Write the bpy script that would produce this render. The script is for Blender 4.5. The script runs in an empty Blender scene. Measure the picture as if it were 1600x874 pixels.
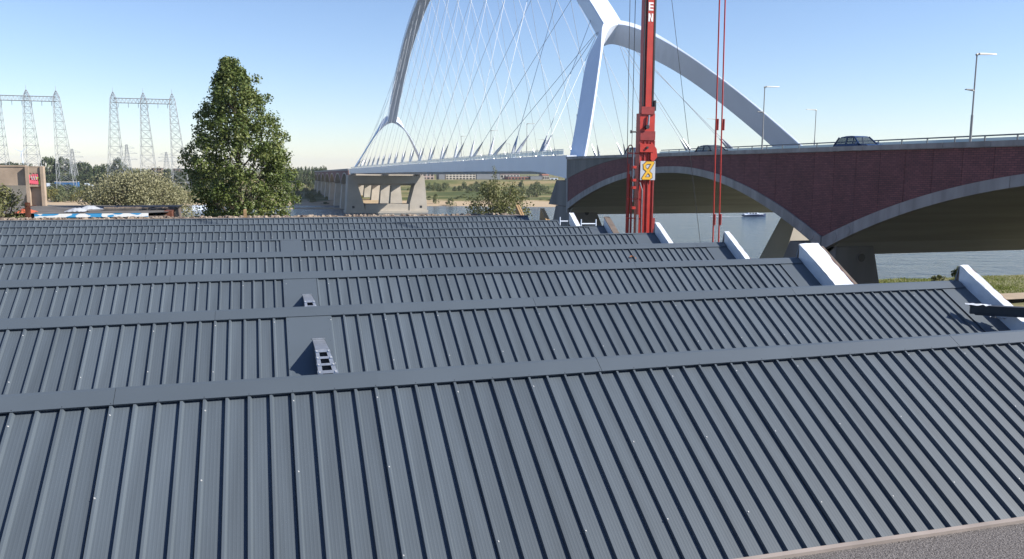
import bpy, math, random
from mathutils import Vector, Matrix, noise
rnd = random.Random(7)
sc = bpy.context.scene
COL = sc.collection
# ------------------------------------------------------------------ camera
F_PX = 1278.7; YAW = 0.290589; PITCH = 0.133552; ROLL = 0.006185
cF = Vector((math.sin(YAW)*math.cos(PITCH), math.cos(YAW)*math.cos(PITCH), -math.sin(PITCH)))
_R = Vector((math.cos(YAW), -math.sin(YAW), 0)); _U = _R.cross(cF)
cR = math.cos(ROLL)*_R + math.sin(ROLL)*_U; cU = -math.sin(ROLL)*_R + math.cos(ROLL)*_U
cam_d = bpy.data.cameras.new('camera'); cam = bpy.data.objects.new('camera', cam_d); COL.objects.link(cam)
cam.matrix_world = Matrix(((cR.x, cU.x, -cF.x, 0), (cR.y, cU.y, -cF.y, 0), (cR.z, cU.z, -cF.z, 0), (0, 0, 0, 1)))
cam_d.sensor_fit = 'HORIZONTAL'; cam_d.sensor_width = 36; cam_d.lens = F_PX/1600*36
cam_d.clip_start = 0.1; cam_d.clip_end = 30000
sc.camera = cam
# ------------------------------------------------------------------ sky, sun, exposure
SUN = Vector((1, -0.486, 0.84)).normalized()
w = bpy.data.worlds.new('World'); sc.world = w; w.use_nodes = True
wn = w.node_tree.nodes; wl = w.node_tree.links
bg = wn['Background']; st = wn.new('ShaderNodeTexSky'); st.sky_type = 'NISHITA'; st.sun_disc = False
st.sun_elevation = math.asin(SUN.z); st.sun_rotation = math.atan2(SUN.x, SUN.y)
st.altitude = 0; st.air_density = 1.0; st.dust_density = 0.1; st.ozone_density = 2.2
tint = wn.new('ShaderNodeMix'); tint.data_type = 'RGBA'; tint.blend_type = 'MULTIPLY'; tint.inputs[0].default_value = 1.0
tint.inputs[7].default_value = (0.985, 1.01, 1.16, 1); wl.new(st.outputs[0], tint.inputs[6])   # camera white balance of the sky
wl.new(tint.outputs[2], bg.inputs[0]); bg.inputs[1].default_value = 0.0785
sd = bpy.data.lights.new('sun', 'SUN'); so = bpy.data.objects.new('sun', sd); COL.objects.link(so)
sd.energy = 4.9; sd.angle = math.radians(0.53); sd.color = (1.0, 0.95, 0.87)
so.rotation_euler = SUN.to_track_quat('Z', 'Y').to_euler()
sc.view_settings.view_transform = 'Standard'; sc.view_settings.look = 'None'
sc.view_settings.exposure = 0.88; sc.view_settings.gamma = 1.0

def at(x, y, Y):
    d = cF + cR*((x-800)/F_PX) - cU*((y-437)/F_PX)
    return d*(Y/d.y)
# ------------------------------------------------------------------ mesh helpers
class MB:
    def __init__(s): s.v = []; s.f = []; s.m = []; s.cur = 0
    def add(s, vs, fs):
        o = len(s.v); s.v += [tuple(p) for p in vs]
        for f in fs: s.f.append([i+o for i in f]); s.m.append(s.cur)
        return s
    def box(s, x0, x1, y0, y1, z0, z1):
        return s.add([(x0,y0,z0),(x1,y0,z0),(x1,y1,z0),(x0,y1,z0),(x0,y0,z1),(x1,y0,z1),(x1,y1,z1),(x0,y1,z1)],
              [(3,2,1,0),(4,5,6,7),(0,1,5,4),(1,2,6,5),(2,3,7,6),(3,0,4,7)])
    def prism_x(s, poly, x0, x1):          # poly of (y,z) extruded along x
        n = len(poly)
        vs = [(x0,p[0],p[1]) for p in poly]+[(x1,p[0],p[1]) for p in poly]
        fs = [list(range(n))[::-1], list(range(n,2*n))]+[(i,(i+1)%n,n+(i+1)%n,n+i) for i in range(n)]
        return s.add(vs, fs)
    def prism_y(s, poly, y0, y1):          # poly of (x,z)
        n = len(poly)
        vs = [(p[0],y0,p[1]) for p in poly]+[(p[0],y1,p[1]) for p in poly]
        fs = [list(range(n)), list(range(n,2*n))[::-1]]+[(i,n+i,n+(i+1)%n,(i+1)%n) for i in range(n)]
        return s.add(vs, fs)
    def prism_z(s, poly, z0, z1):
        n = len(poly)
        vs = [(p[0],p[1],z0) for p in poly]+[(p[0],p[1],z1) for p in poly]
        fs = [list(range(n))[::-1], list(range(n,2*n))]+[(i,(i+1)%n,n+(i+1)%n,n+i) for i in range(n)]
        return s.add(vs, fs)
    def tube(s, a, b, r0, r1=None, n=6):
        if r1 is None: r1 = r0
        a = Vector(a); b = Vector(b); d = (b-a).normalized()
        u = d.cross(Vector((0,0,1)))
        if u.length < 1e-4: u = Vector((1,0,0))
        u.normalize(); v = d.cross(u)
        vs = []
        for (p, r) in ((a,r0),(b,r1)):
            for k in range(n):
                t = 2*math.pi*k/n; vs.append(p+u*(r*math.cos(t))+v*(r*math.sin(t)))
        return s.add(vs, [list(range(n))[::-1], list(range(n,2*n))]+[(k,(k+1)%n,n+(k+1)%n,n+k) for k in range(n)])
    def path(s, pts, r, n=6):
        for a, b in zip(pts[:-1], pts[1:]): s.tube(a, b, r, r, n)
        return s
    def loft(s, secs, close=True):         # list of rings with equal counts
        n = len(secs[0]); vs = [p for sec in secs for p in sec]; fs = []
        for i in range(len(secs)-1):
            for k in range(n): fs.append((i*n+k, i*n+(k+1)%n, (i+1)*n+(k+1)%n, (i+1)*n+k))
        if close: fs += [list(range(n))[::-1], list(range((len(secs)-1)*n, len(secs)*n))]
        return s.add(vs, fs)
    def grid(s, nx, ny, fn):
        vs = [fn(i/nx, j/ny) for j in range(ny+1) for i in range(nx+1)]
        return s.add(vs, [(j*(nx+1)+i, j*(nx+1)+i+1, (j+1)*(nx+1)+i+1, (j+1)*(nx+1)+i) for j in range(ny) for i in range(nx)])
    def mesh(s, name, mats, smooth=False):
        me = bpy.data.meshes.new(name); me.from_pydata(s.v, [], s.f)
        if not isinstance(mats, (list, tuple)): mats = [mats]
        for m in mats: me.materials.append(m)
        if len(mats) > 1: me.polygons.foreach_set('material_index', s.m)
        if smooth: me.polygons.foreach_set('use_smooth', [True]*len(me.polygons))
        me.update(); return me
    def build(s, name, mats, parent=None, smooth=False):
        return link(name, s.mesh(name, mats, smooth), parent)
def link(name, me, parent=None):
    o = bpy.data.objects.new(name, me); COL.objects.link(o)
    if parent is not None: o.parent = parent
    return o
def empty(name, label, cat, loc=(0,0,0), rz=0, group=None):
    o = bpy.data.objects.new(name, None); COL.objects.link(o); o.location = loc; o.rotation_euler = (0,0,rz)
    o.empty_display_size = 0.3
    return tag(o, label, cat, group)
def tag(o, label, cat, group=None):
    o['label'] = label; o['category'] = cat
    if group: o['group'] = group
    return o
def struct(o): o['kind'] = 'structure'; return o
def stuff(o): o['kind'] = 'stuff'; return o
def dup(root, loc, rz=0, scale=1, label=None, group=None):
    def cp(o, par):
        c = o.copy(); COL.objects.link(c); c.parent = par
        for ch in o.children: cp(ch, c)
        return c
    r = cp(root, None); r.location = loc; r.rotation_euler = (0,0,rz)
    r.scale = scale if isinstance(scale, tuple) else (scale,)*3
    if label: r['label'] = label
    if group: r['group'] = group
    return r
# ------------------------------------------------------------------ materials
def mat(name, col, rough=0.6, metal=0.0, var=0.0, vscale=3.0, bump=0.0, bscale=40.0, col2=None, spec=0.5, objrand=0.0, stretch=None, detail=5):
    m = bpy.data.materials.new(name); m.use_nodes = True
    nt = m.node_tree; N = nt.nodes; L = nt.links; b = N['Principled BSDF']
    b.inputs['Roughness'].default_value = rough; b.inputs['Metallic'].default_value = metal
    b.inputs['Specular IOR Level'].default_value = spec
    b.inputs['Base Color'].default_value = (*col, 1)
    tc = N.new('ShaderNodeTexCoord'); vec = tc.outputs['Object']
    if stretch:
        mp = N.new('ShaderNodeMapping'); mp.inputs['Scale'].default_value = stretch; L.new(vec, mp.inputs[0]); vec = mp.outputs[0]
    if var or col2:
        nz = N.new('ShaderNodeTexNoise'); nz.inputs['Scale'].default_value = vscale; nz.inputs['Detail'].default_value = detail
        L.new(vec, nz.inputs['Vector'])
        rp = N.new('ShaderNodeValToRGB'); rp.color_ramp.elements[0].position = 0.32; rp.color_ramp.elements[1].position = 0.68
        c2 = col2 or tuple(min(1, c*(1+var)) for c in col); c1 = col if col2 else tuple(c*(1-var) for c in col)
        rp.color_ramp.elements[0].color = (*c1, 1); rp.color_ramp.elements[1].color = (*c2, 1)
        L.new(nz.outputs['Fac'], rp.inputs[0]); out = rp.outputs[0]
    else: out = None
    if objrand:
        oi = N.new('ShaderNodeObjectInfo'); hs = N.new('ShaderNodeHueSaturation')
        mr = N.new('ShaderNodeMapRange'); mr.inputs['To Min'].default_value = 1-objrand; mr.inputs['To Max'].default_value = 1+objrand
        L.new(oi.outputs['Random'], mr.inputs[0]); L.new(mr.outputs[0], hs.inputs['Value'])
        if out: L.new(out, hs.inputs['Color'])
        else: hs.inputs['Color'].default_value = (*col, 1)
        out = hs.outputs[0]
    if out: L.new(out, b.inputs['Base Color'])
    if bump:
        n2 = N.new('ShaderNodeTexNoise'); n2.inputs['Scale'].default_value = bscale; n2.inputs['Detail'].default_value = 4
        L.new(vec, n2.inputs['Vector'])
        bp = N.new('ShaderNodeBump'); bp.inputs['Strength'].default_value = bump; bp.inputs['Distance'].default_value = 0.02
        L.new(n2.outputs['Fac'], bp.inputs['Height']); L.new(bp.outputs[0], b.inputs['Normal'])
    return m
M = {}
M['sheet'] = mat('coated_steel_sheet', (0.069,0.085,0.101), 0.44, var=0.13, vscale=1.0, objrand=0.09, spec=0.42, bump=0.02, bscale=3, stretch=(5,0.35,1))
M['flash'] = mat('flashing_steel', (0.069,0.085,0.101), 0.40, var=0.05, vscale=0.8, objrand=0.03, spec=0.5, bump=0.02, bscale=2)
M['screw'] = mat('screw_cap', (0.60,0.60,0.58), 0.4, metal=0.4)
M['bitumen'] = mat('bitumen_granules', (0.062,0.055,0.052), 0.95, col2=(0.222,0.202,0.192), vscale=120, bump=0.7, bscale=150, spec=0.2, detail=2)
M['trim'] = mat('dusty_roof_trim', (0.27,0.225,0.195), 0.8, var=0.18, vscale=4)
M['foil'] = mat('white_foil', (0.58,0.61,0.66), 0.30, var=0.08, vscale=3, bump=0.8, bscale=7)
M['wood'] = mat('raw_plywood', (0.302,0.194,0.094), 0.8, var=0.25, vscale=2, stretch=(1,6,6))
M['darkwood'] = mat('weathered_wood', (0.11,0.085,0.07), 0.85, var=0.25, vscale=4)
M['white'] = mat('white_paint', (0.63,0.69,0.79), 0.35, var=0.03, vscale=0.3)
M['galv'] = mat('galvanised_steel', (0.42,0.43,0.45), 0.38, metal=0.75, var=0.15, vscale=8)
M['darksteel'] = mat('dark_steel', (0.025,0.027,0.032), 0.5, var=0.2, vscale=5)
M['concrete'] = mat('concrete', (0.30,0.285,0.265), 0.85, var=0.16, vscale=0.5, bump=0.15, bscale=6)
M['concdark'] = mat('weathered_concrete', (0.19,0.18,0.17), 0.9, var=0.22, vscale=0.6, stretch=(1,1,0.15))
M['soffit'] = mat('board_marked_concrete', (0.335,0.325,0.315), 0.9, var=0.12, vscale=0.9, stretch=(0.12,1,1))
M['lightconc'] = mat('light_concrete', (0.43,0.385,0.325), 0.85, var=0.10, vscale=0.25, bump=0.1, bscale=3)
M['cap'] = mat('parapet_concrete', (0.30,0.285,0.28), 0.85, var=0.22, vscale=1.3, objrand=0.10, stretch=(1,1,0.25))
M['asphalt'] = mat('asphalt', (0.05,0.05,0.052), 0.9, var=0.15)
M['red'] = mat('crane_red', (0.448,0.036,0.024), 0.42, var=0.12, vscale=2.0)
M['darkred'] = mat('worn_dark_red', (0.255,0.025,0.024), 0.55, var=0.2, vscale=3.0)
M['yellow'] = mat('yellow_paint', (0.75,0.42,0.03), 0.5)
M['brown'] = mat('dark_brown_paint', (0.10,0.045,0.02), 0.5)
M['signgrey'] = mat('sign_panel_grey', (0.48,0.50,0.54), 0.45)
M['letter'] = mat('white_lettering', (0.78,0.78,0.78), 0.5)
M['glass'] = mat('dark_glass', (0.015,0.02,0.028), 0.06, spec=0.8)
M['carglass'] = mat('car_window_glass', (0.05,0.06,0.07), 0.05, spec=0.6)
_n = M['carglass'].node_tree; _t = _n.nodes.new('ShaderNodeBsdfTransparent'); _t.inputs[0].default_value = (0.75,0.80,0.80,1); _x = _n.nodes.new('ShaderNodeMixShader'); _x.inputs[0].default_value = 0.40
_n.links.new(_n.nodes['Principled BSDF'].outputs[0], _x.inputs[1]); _n.links.new(_t.outputs[0], _x.inputs[2]); _n.links.new(_x.outputs[0], _n.nodes['Material Output'].inputs[0])
M['paleglass'] = mat('pale_glass', (0.50,0.62,0.64), 0.15)
M['rubber'] = mat('black_rubber', (0.02,0.02,0.02), 0.8)
M['rail'] = mat('rail_steel', (0.50,0.52,0.52), 0.45, metal=0.3)
M['lamppost'] = mat('lamp_post_grey', (0.30,0.30,0.29), 0.5, metal=0.2)
M['darkrail'] = mat('grey_handrail', (0.22,0.23,0.23), 0.5, metal=0.3)
M['cable'] = mat('bridge_cable', (0.36,0.39,0.43), 0.45)
M['bark'] = mat('bark', (0.10,0.08,0.06), 0.95, var=0.3, vscale=6)
M['rust'] = mat('rusty_steel', (0.122,0.040,0.022), 0.85, var=0.3, vscale=6)
M['oldconc'] = mat('old_tan_concrete', (0.338,0.259,0.194), 0.9, var=0.22, vscale=0.9, bump=0.2, bscale=6)
M['felt'] = mat('old_roof_felt', (0.094,0.086,0.079), 0.95, var=0.35, vscale=0.7)
M['tarp'] = mat('grey_tarpaulin', (0.360,0.374,0.396), 0.6, var=0.15, vscale=1.5)
M['orangetarp'] = mat('orange_tarpaulin', (0.396,0.086,0.036), 0.7, var=0.2, vscale=1.5)
M['rubble'] = mat('pale_rubble', (0.302,0.245,0.187), 0.95, col2=(0.086,0.061,0.050), vscale=2.2)
M['blue'] = mat('container_blue', (0.029,0.137,0.331), 0.6, var=0.1)
M['towersteel'] = mat('pylon_steel', (0.288,0.302,0.317), 0.55, metal=0.1)
M['redbrick'] = mat('red_brick_far', (0.259,0.108,0.086), 0.9, var=0.12, vscale=0.3)
M['cream'] = mat('cream_render', (0.446,0.403,0.346), 0.9, var=0.06, vscale=0.2)
M['pinkish'] = mat('pale_pink_brick', (0.396,0.310,0.281), 0.9, var=0.1, vscale=0.2)
M['greyshed'] = mat('grey_cladding', (0.17,0.18,0.20), 0.7, var=0.06, vscale=0.2)
M['brownbrick'] = mat('brown_brick_far', (0.216,0.158,0.122), 0.9, var=0.1, vscale=0.2)
M['roofred'] = mat('roof_tiles_red', (0.238,0.101,0.065), 0.85, var=0.15, vscale=0.4)
M['pink'] = mat('pink_spray_paint', (0.75,0.12,0.17), 0.7)
M['black'] = mat('black_spray_paint', (0.02,0.02,0.02), 0.7)
M['lime'] = mat('lime_spray_paint', (0.45,0.70,0.08), 0.7)
M['dblue'] = mat('deep_blue_car_paint', (0.012,0.03,0.085), 0.22, spec=0.6)
M['hullblue'] = mat('navy_hull', (0.015,0.03,0.09), 0.3)
M['carblack'] = mat('black_car_paint', (0.012,0.012,0.015), 0.2, spec=0.6)
M['redlamp'] = mat('red_lens', (0.4,0.01,0.01), 0.2)
M['clearlamp'] = mat('clear_lens', (0.7,0.7,0.7), 0.1)
def brick_mat():
    m = bpy.data.materials.new('purple_brick_facing'); m.use_nodes = True
    nt = m.node_tree; N = nt.nodes; L = nt.links; b = N['Principled BSDF']
    tc = N.new('ShaderNodeTexCoord'); sp = N.new('ShaderNodeSeparateXYZ'); cb = N.new('ShaderNodeCombineXYZ')
    L.new(tc.outputs['Object'], sp.inputs[0]); L.new(sp.outputs['Y'], cb.inputs[0]); L.new(sp.outputs['Z'], cb.inputs[1])
    br = N.new('ShaderNodeTexBrick'); br.inputs['Scale'].default_value = 1.0
    br.inputs['Brick Width'].default_value = 0.32; br.inputs['Row Height'].default_value = 0.11; br.inputs['Mortar Size'].default_value = 0.012
    br.inputs['Color1'].default_value = (0.215,0.076,0.078,1); br.inputs['Color2'].default_value = (0.143,0.053,0.058,1); br.inputs['Mortar'].default_value = (0.05,0.036,0.042,1)
    L.new(cb.outputs[0], br.inputs['Vector'])
    nz = N.new('ShaderNodeTexNoise'); nz.inputs['Scale'].default_value = 0.8; nz.inputs['Detail'].default_value = 6
    L.new(tc.outputs['Object'], nz.inputs['Vector'])
    oi = N.new('ShaderNodeObjectInfo'); mr = N.new('ShaderNodeMapRange'); mr.inputs['To Min'].default_value = -0.1; mr.inputs['To Max'].default_value = 0.1
    L.new(oi.outputs['Random'], mr.inputs[0])
    ad = N.new('ShaderNodeMath'); ad.operation = 'ADD'; L.new(nz.outputs['Fac'], ad.inputs[0]); L.new(mr.outputs[0], ad.inputs[1])
    m2 = N.new('ShaderNodeMapRange'); m2.inputs['From Min'].default_value = 0.25; m2.inputs['From Max'].default_value = 0.75; m2.inputs['To Min'].default_value = 0.84; m2.inputs['To Max'].default_value = 1.16
    L.new(ad.outputs[0], m2.inputs[0])
    hs = N.new('ShaderNodeHueSaturation'); L.new(br.outputs['Color'], hs.inputs['Color']); L.new(m2.outputs[0], hs.inputs['Value'])
    L.new(hs.outputs[0], b.inputs['Base Color']); b.inputs['Roughness'].default_value = 0.8
    return m
M['brick'] = brick_mat()
def leaf_mat(name, c1, c2, c3, rough=0.55, trans=0.25):
    m = bpy.data.materials.new(name); m.use_nodes = True
    nt = m.node_tree; N = nt.nodes; L = nt.links; b = N['Principled BSDF']
    ca = N.new('ShaderNodeAttribute'); ca.attribute_name = 'leafvar'
    rp = N.new('ShaderNodeValToRGB'); e = rp.color_ramp.elements
    e[0].position = 0.0; e[0].color = (*c1,1); e[1].position = 1.0; e[1].color = (*c3,1)
    k = e.new(0.55); k.color = (*c2,1)
    L.new(ca.outputs['Fac'], rp.inputs[0])
    oi = N.new('ShaderNodeObjectInfo'); hs = N.new('ShaderNodeHueSaturation'); mr = N.new('ShaderNodeMapRange')
    mr.inputs['To Min'].default_value = 0.82; mr.inputs['To Max'].default_value = 1.18
    L.new(oi.outputs['Random'], mr.inputs[0]); L.new(mr.outputs[0], hs.inputs['Value']); L.new(rp.outputs[0], hs.inputs['Color'])
    L.new(hs.outputs[0], b.inputs['Base Color']); b.inputs['Roughness'].default_value = rough
    b.inputs['Specular IOR Level'].default_value = 0.35
    tr = N.new('ShaderNodeBsdfTranslucent'); mx = N.new('ShaderNodeMixShader'); mx.inputs[0].default_value = trans
    L.new(hs.outputs[0], tr.inputs[0]); out = N['Material Output']
    L.new(b.outputs[0], mx.inputs[1]); L.new(tr.outputs[0], mx.inputs[2]); L.new(mx.outputs[0], out.inputs[0])
    return m
M['poplar'] = leaf_mat('poplar_leaves', (0.048,0.076,0.018), (0.100,0.132,0.033), (0.21,0.22,0.072), 0.5)
M['willow'] = leaf_mat('silver_willow_leaves', (0.16,0.155,0.07), (0.28,0.27,0.15), (0.42,0.40,0.26), 0.7)
M['shrubleaf'] = leaf_mat('shrub_leaves', (0.064,0.080,0.024), (0.152,0.160,0.056), (0.320,0.288,0.144), 0.55)
M['fartree'] = leaf_mat('far_tree_leaves', (0.040,0.060,0.024), (0.068,0.092,0.036), (0.104,0.124,0.052), 0.7)
M['farshrub'] = leaf_mat('far_shrub_leaves', (0.080,0.100,0.040), (0.128,0.148,0.064), (0.200,0.200,0.088), 0.7)
M['goldshrub'] = leaf_mat('yellowing_shrub_leaves', (0.088,0.096,0.024), (0.160,0.152,0.040), (0.240,0.200,0.056), 0.7)
M['grassblade'] = leaf_mat('grass_blades', (0.10,0.14,0.025), (0.18,0.215,0.045), (0.31,0.29,0.10), 0.7)

# ------------------------------------------------------------------ setting: water, near bank, far bank
def water_mat():
    m = bpy.data.materials.new('river_water'); m.use_nodes = True
    nt = m.node_tree; N = nt.nodes; L = nt.links; b = N['Principled BSDF']
    b.inputs['Base Color'].default_value = (0.035,0.058,0.080,1); b.inputs['Roughness'].default_value = 0.12; b.inputs['IOR'].default_value = 1.33
    tc = N.new('ShaderNodeTexCoord'); mp = N.new('ShaderNodeMapping'); mp.inputs['Scale'].default_value = (0.22,0.5,1); mp.inputs['Rotation'].default_value = (0,0,0.25)
    L.new(tc.outputs['Object'], mp.inputs[0])
    n1 = N.new('ShaderNodeTexNoise'); n1.inputs['Scale'].default_value = 0.55; n1.inputs['Detail'].default_value = 8; n1.inputs['Roughness'].default_value = 0.62
    L.new(mp.outputs[0], n1.inputs['Vector'])
    bp = N.new('ShaderNodeBump'); bp.inputs['Strength'].default_value = 1.0; bp.inputs['Distance'].default_value = 1.8
    L.new(n1.outputs['Fac'], bp.inputs['Height']); L.new(bp.outputs[0], b.inputs['Normal'])
    return m
M['water'] = water_mat()
WZ = -19.0
struct(MB().grid(40, 12, lambda u, v: (-1600+3200*u, 60+420*v, WZ)).build('river', M['water']))
def nz(x, y, s=1.0): return noise.noise(Vector((x*s, y*s, 3.7)))
def far_z(X, Y):
    t = Y + 0.22*X - 437 + 16*nz(X, 0, 0.012) + 7*nz(X, Y, 0.04)
    pts = [(-60,-21),(-4,-19.3),(6,-18.6),(25,-17.9),(60,-17.2),(300,-16.2),(345,-15.6),(375,-11.2),(392,-11.0),(600,-11.4),(9000,-11)]
    if t <= pts[0][0]: return pts[0][1]
    for (a, za), (b, zb) in zip(pts[:-1], pts[1:]):
        if t <= b: return za+(zb-za)*(t-a)/(b-a) + (0.35*nz(X, Y, 0.05) if 0 < t < 340 else 0)
    return -11
def bank_mat():
    m = bpy.data.materials.new('floodplain_ground'); m.use_nodes = True
    nt = m.node_tree; N = nt.nodes; L = nt.links; b = N['Principled BSDF']; b.inputs['Roughness'].default_value = 0.95; b.inputs['Specular IOR Level'].default_value = 0.1
    tc = N.new('ShaderNodeTexCoord')
    n1 = N.new('ShaderNodeTexNoise'); n1.inputs['Scale'].default_value = 0.02; n1.inputs['Detail'].default_value = 9; n1.inputs['Roughness'].default_value = 0.65
    mp = N.new('ShaderNodeMapping'); mp.inputs['Scale'].default_value = (0.5,1.3,1); L.new(tc.outputs['Object'], mp.inputs[0]); L.new(mp.outputs[0], n1.inputs['Vector'])
    r1 = N.new('ShaderNodeValToRGB'); e = r1.color_ramp.elements
    e[0].position = 0.40; e[0].color = (0.058,0.072,0.024,1); e[1].position = 0.60; e[1].color = (0.235,0.185,0.095,1)
    k = e.new(0.5); k.color = (0.115,0.120,0.045,1)
    L.new(n1.outputs['Fac'], r1.inputs[0])
    # sand where the bank is low
    sp = N.new('ShaderNodeSeparateXYZ'); L.new(tc.outputs['Object'], sp.inputs[0])
    n2 = N.new('ShaderNodeTexNoise'); n2.inputs['Scale'].default_value = 0.06; n2.inputs['Detail'].default_value = 6; L.new(tc.outputs['Object'], n2.inputs['Vector'])
    ml = N.new('ShaderNodeMath'); ml.operation = 'MULTIPLY_ADD'; ml.inputs[1].default_value = 2.4; L.new(n2.outputs['Fac'], ml.inputs[0]); L.new(sp.outputs['Z'], ml.inputs[2])
    mr = N.new('ShaderNodeMapRange'); mr.inputs['From Min'].default_value = -16.7; mr.inputs['From Max'].default_value = -16.2; L.new(ml.outputs[0], mr.inputs[0])
    mx = N.new('ShaderNodeMix'); mx.data_type = 'RGBA'; L.new(mr.outputs[0], mx.inputs[0])
    mx.inputs[6].default_value = (0.37,0.285,0.19,1); L.new(r1.outputs[0], mx.inputs[7])
    L.new(mx.outputs[2], b.inputs['Base Color'])
    return m
M['bank'] = bank_mat()
def fb(u, v):
    X = -1400+2800*u; Y = 320 + 600*v - 0.22*X*1.0
    return (X, Y, far_z(X, Y))
fbm = MB().grid(140, 110, fb)
fbm.grid(60, 10, lambda u, v: (-1400+2800*u + (u-0.5)*10000*v, 920-0.22*(-1400+2800*u)+6000*v, -11.0+0.0*v))
struct(fbm.build('far_bank', M['bank'], smooth=True))
M['nearground'] = mat('near_bank_grass', (0.079,0.090,0.029), 0.95, col2=(0.194,0.166,0.079), vscale=0.5)
def near_edge(X): return 84 if X < 25 else (84-9*min(1,(X-25)/30))
def ng(u, v):
    X = -260+520*u; e = near_edge(X)+1.6*nz(X, 1, 0.2)
    Y = -60 + (e+60)*min(1, v/0.7) if v <= 0.7 else e + 16*(v-0.7)/0.3
    z = -12 + 0.25*nz(X, Y, 0.12) if v <= 0.7 else -12-8.5*((v-0.7)/0.3)**1.2
    return (X, Y, z)
struct(MB().grid(130, 60, ng).build('ground', M['nearground'], smooth=True))
struct(MB().add([(40,58.5,-11.62),(150,58.5,-11.62),(150,61.6,-11.62),(40,61.6,-11.62)], [(0,1,2,3)]).build('footpath', mat('sandy_path', (0.30,0.235,0.165), 0.95, var=0.12, vscale=1)))
# sand spit by the far pier
struct(MB().grid(24, 8, lambda u, v: (2+40*u, 398+12*v-8*u+2*nz(u*40,v*9,0.2), -19.4+1.1*math.sin(math.pi*u)*math.sin(math.pi*v))).build('sand_spit', M['bank'], smooth=True))

# ------------------------------------------------------------------ sawtooth hall
SL = 0.531; CS, SN = math.cos(SL), math.sin(SL); TN = math.tan(SL)
RY = [10.2,15.45,20.8,26.0,30.6,35.05,39.5,44.0]; ZR = -2.60   # ZR: pan level at the ridge line
hall = empty('sawtooth_hall', 'long hall with dark grey ribbed steel sawtooth roof filling the foreground', 'industrial building', (0,10,-12))
HP = Vector((0,10,-12))
def hloc(o, p): o.location = Vector(p)-HP
def hbuild(mb, name, mats, parent=None, smooth=False):      # world coordinates -> child of hall
    o = mb.build(name, mats, parent or hall, smooth)
    if parent is None: o.location = -HP
    return o
def slope_frame(i):  # local x along ridge, y up the slope, z normal, origin on pan at ridge
    o = bpy.data.objects.new('roof_slope', None)
    return o
# panel cross-section, 1 m wide with four ribs; first rib centred on x=0
def panel_section():
    pts = []
    for k in range(4):
        c = 0.25*k; h = 0.04 if True else 0
        pts += [(c-0.026,0), (c-0.015,0.042), (c+0.012,0.042), (c+0.032,0)]
        x = c+0.044
        while x < c+0.205:
            pts += [(x,0),(x+0.004,0.0006),(x+0.014,0.0006),(x+0.018,0)]
            x += 0.038
    pts.append((0.97,0))
    return pts
def panel_mesh(length):
    s = panel_section(); mb = MB(); n = len(s)
    vs = [(x,-length,z) for x, z in s]+[(x,0,z) for x, z in s]
    vs += [(x,-length,-0.004) for x, z in (s[0],s[-1])]
    fs = [(i,i+1,n+i+1,n+i) for i in range(n-1)]
    mb.add(vs, fs)
    return mb.mesh('roof_panel', M['sheet'])
PANEL = panel_mesh(5.55)
SLM = Matrix.Rotation(SL, 4, 'X')
XR = [17.2,15.72,15.14,15.74,15.28,14.9,14.26,14.08]    # right end of each slope
XL = [-9.0,-9.5,-10.5,-12,-13,-14.5,-15.5,-17]
ROWOFF = [-2.777,-2.70,-2.62,-2.83,-2.71,-2.60,-2.79,-2.66]
screw_me = None
def dome(mb, p, r):
    ring = [Vector((r*math.cos(a), r*math.sin(a), 0)) for a in [k*math.pi/3 for k in range(6)]]
    vs = [p+q for q in ring]+[p+q*0.6+Vector((0,0,r*0.7)) for q in ring]
    mb.add(vs, [list(range(6,12))]+[(k,(k+1)%6,6+(k+1)%6,6+k) for k in range(6)])
SLOPES = []
plates = {1: (0.27,1.04,-0.22,0.0), 2: (0.32,1.10,-0.22,0.0), 4: (0.42,1.15,-0.02,0)}
ROWNAME = ['nearest','second','third','fourth','fifth','sixth','seventh','farthest']
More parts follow.
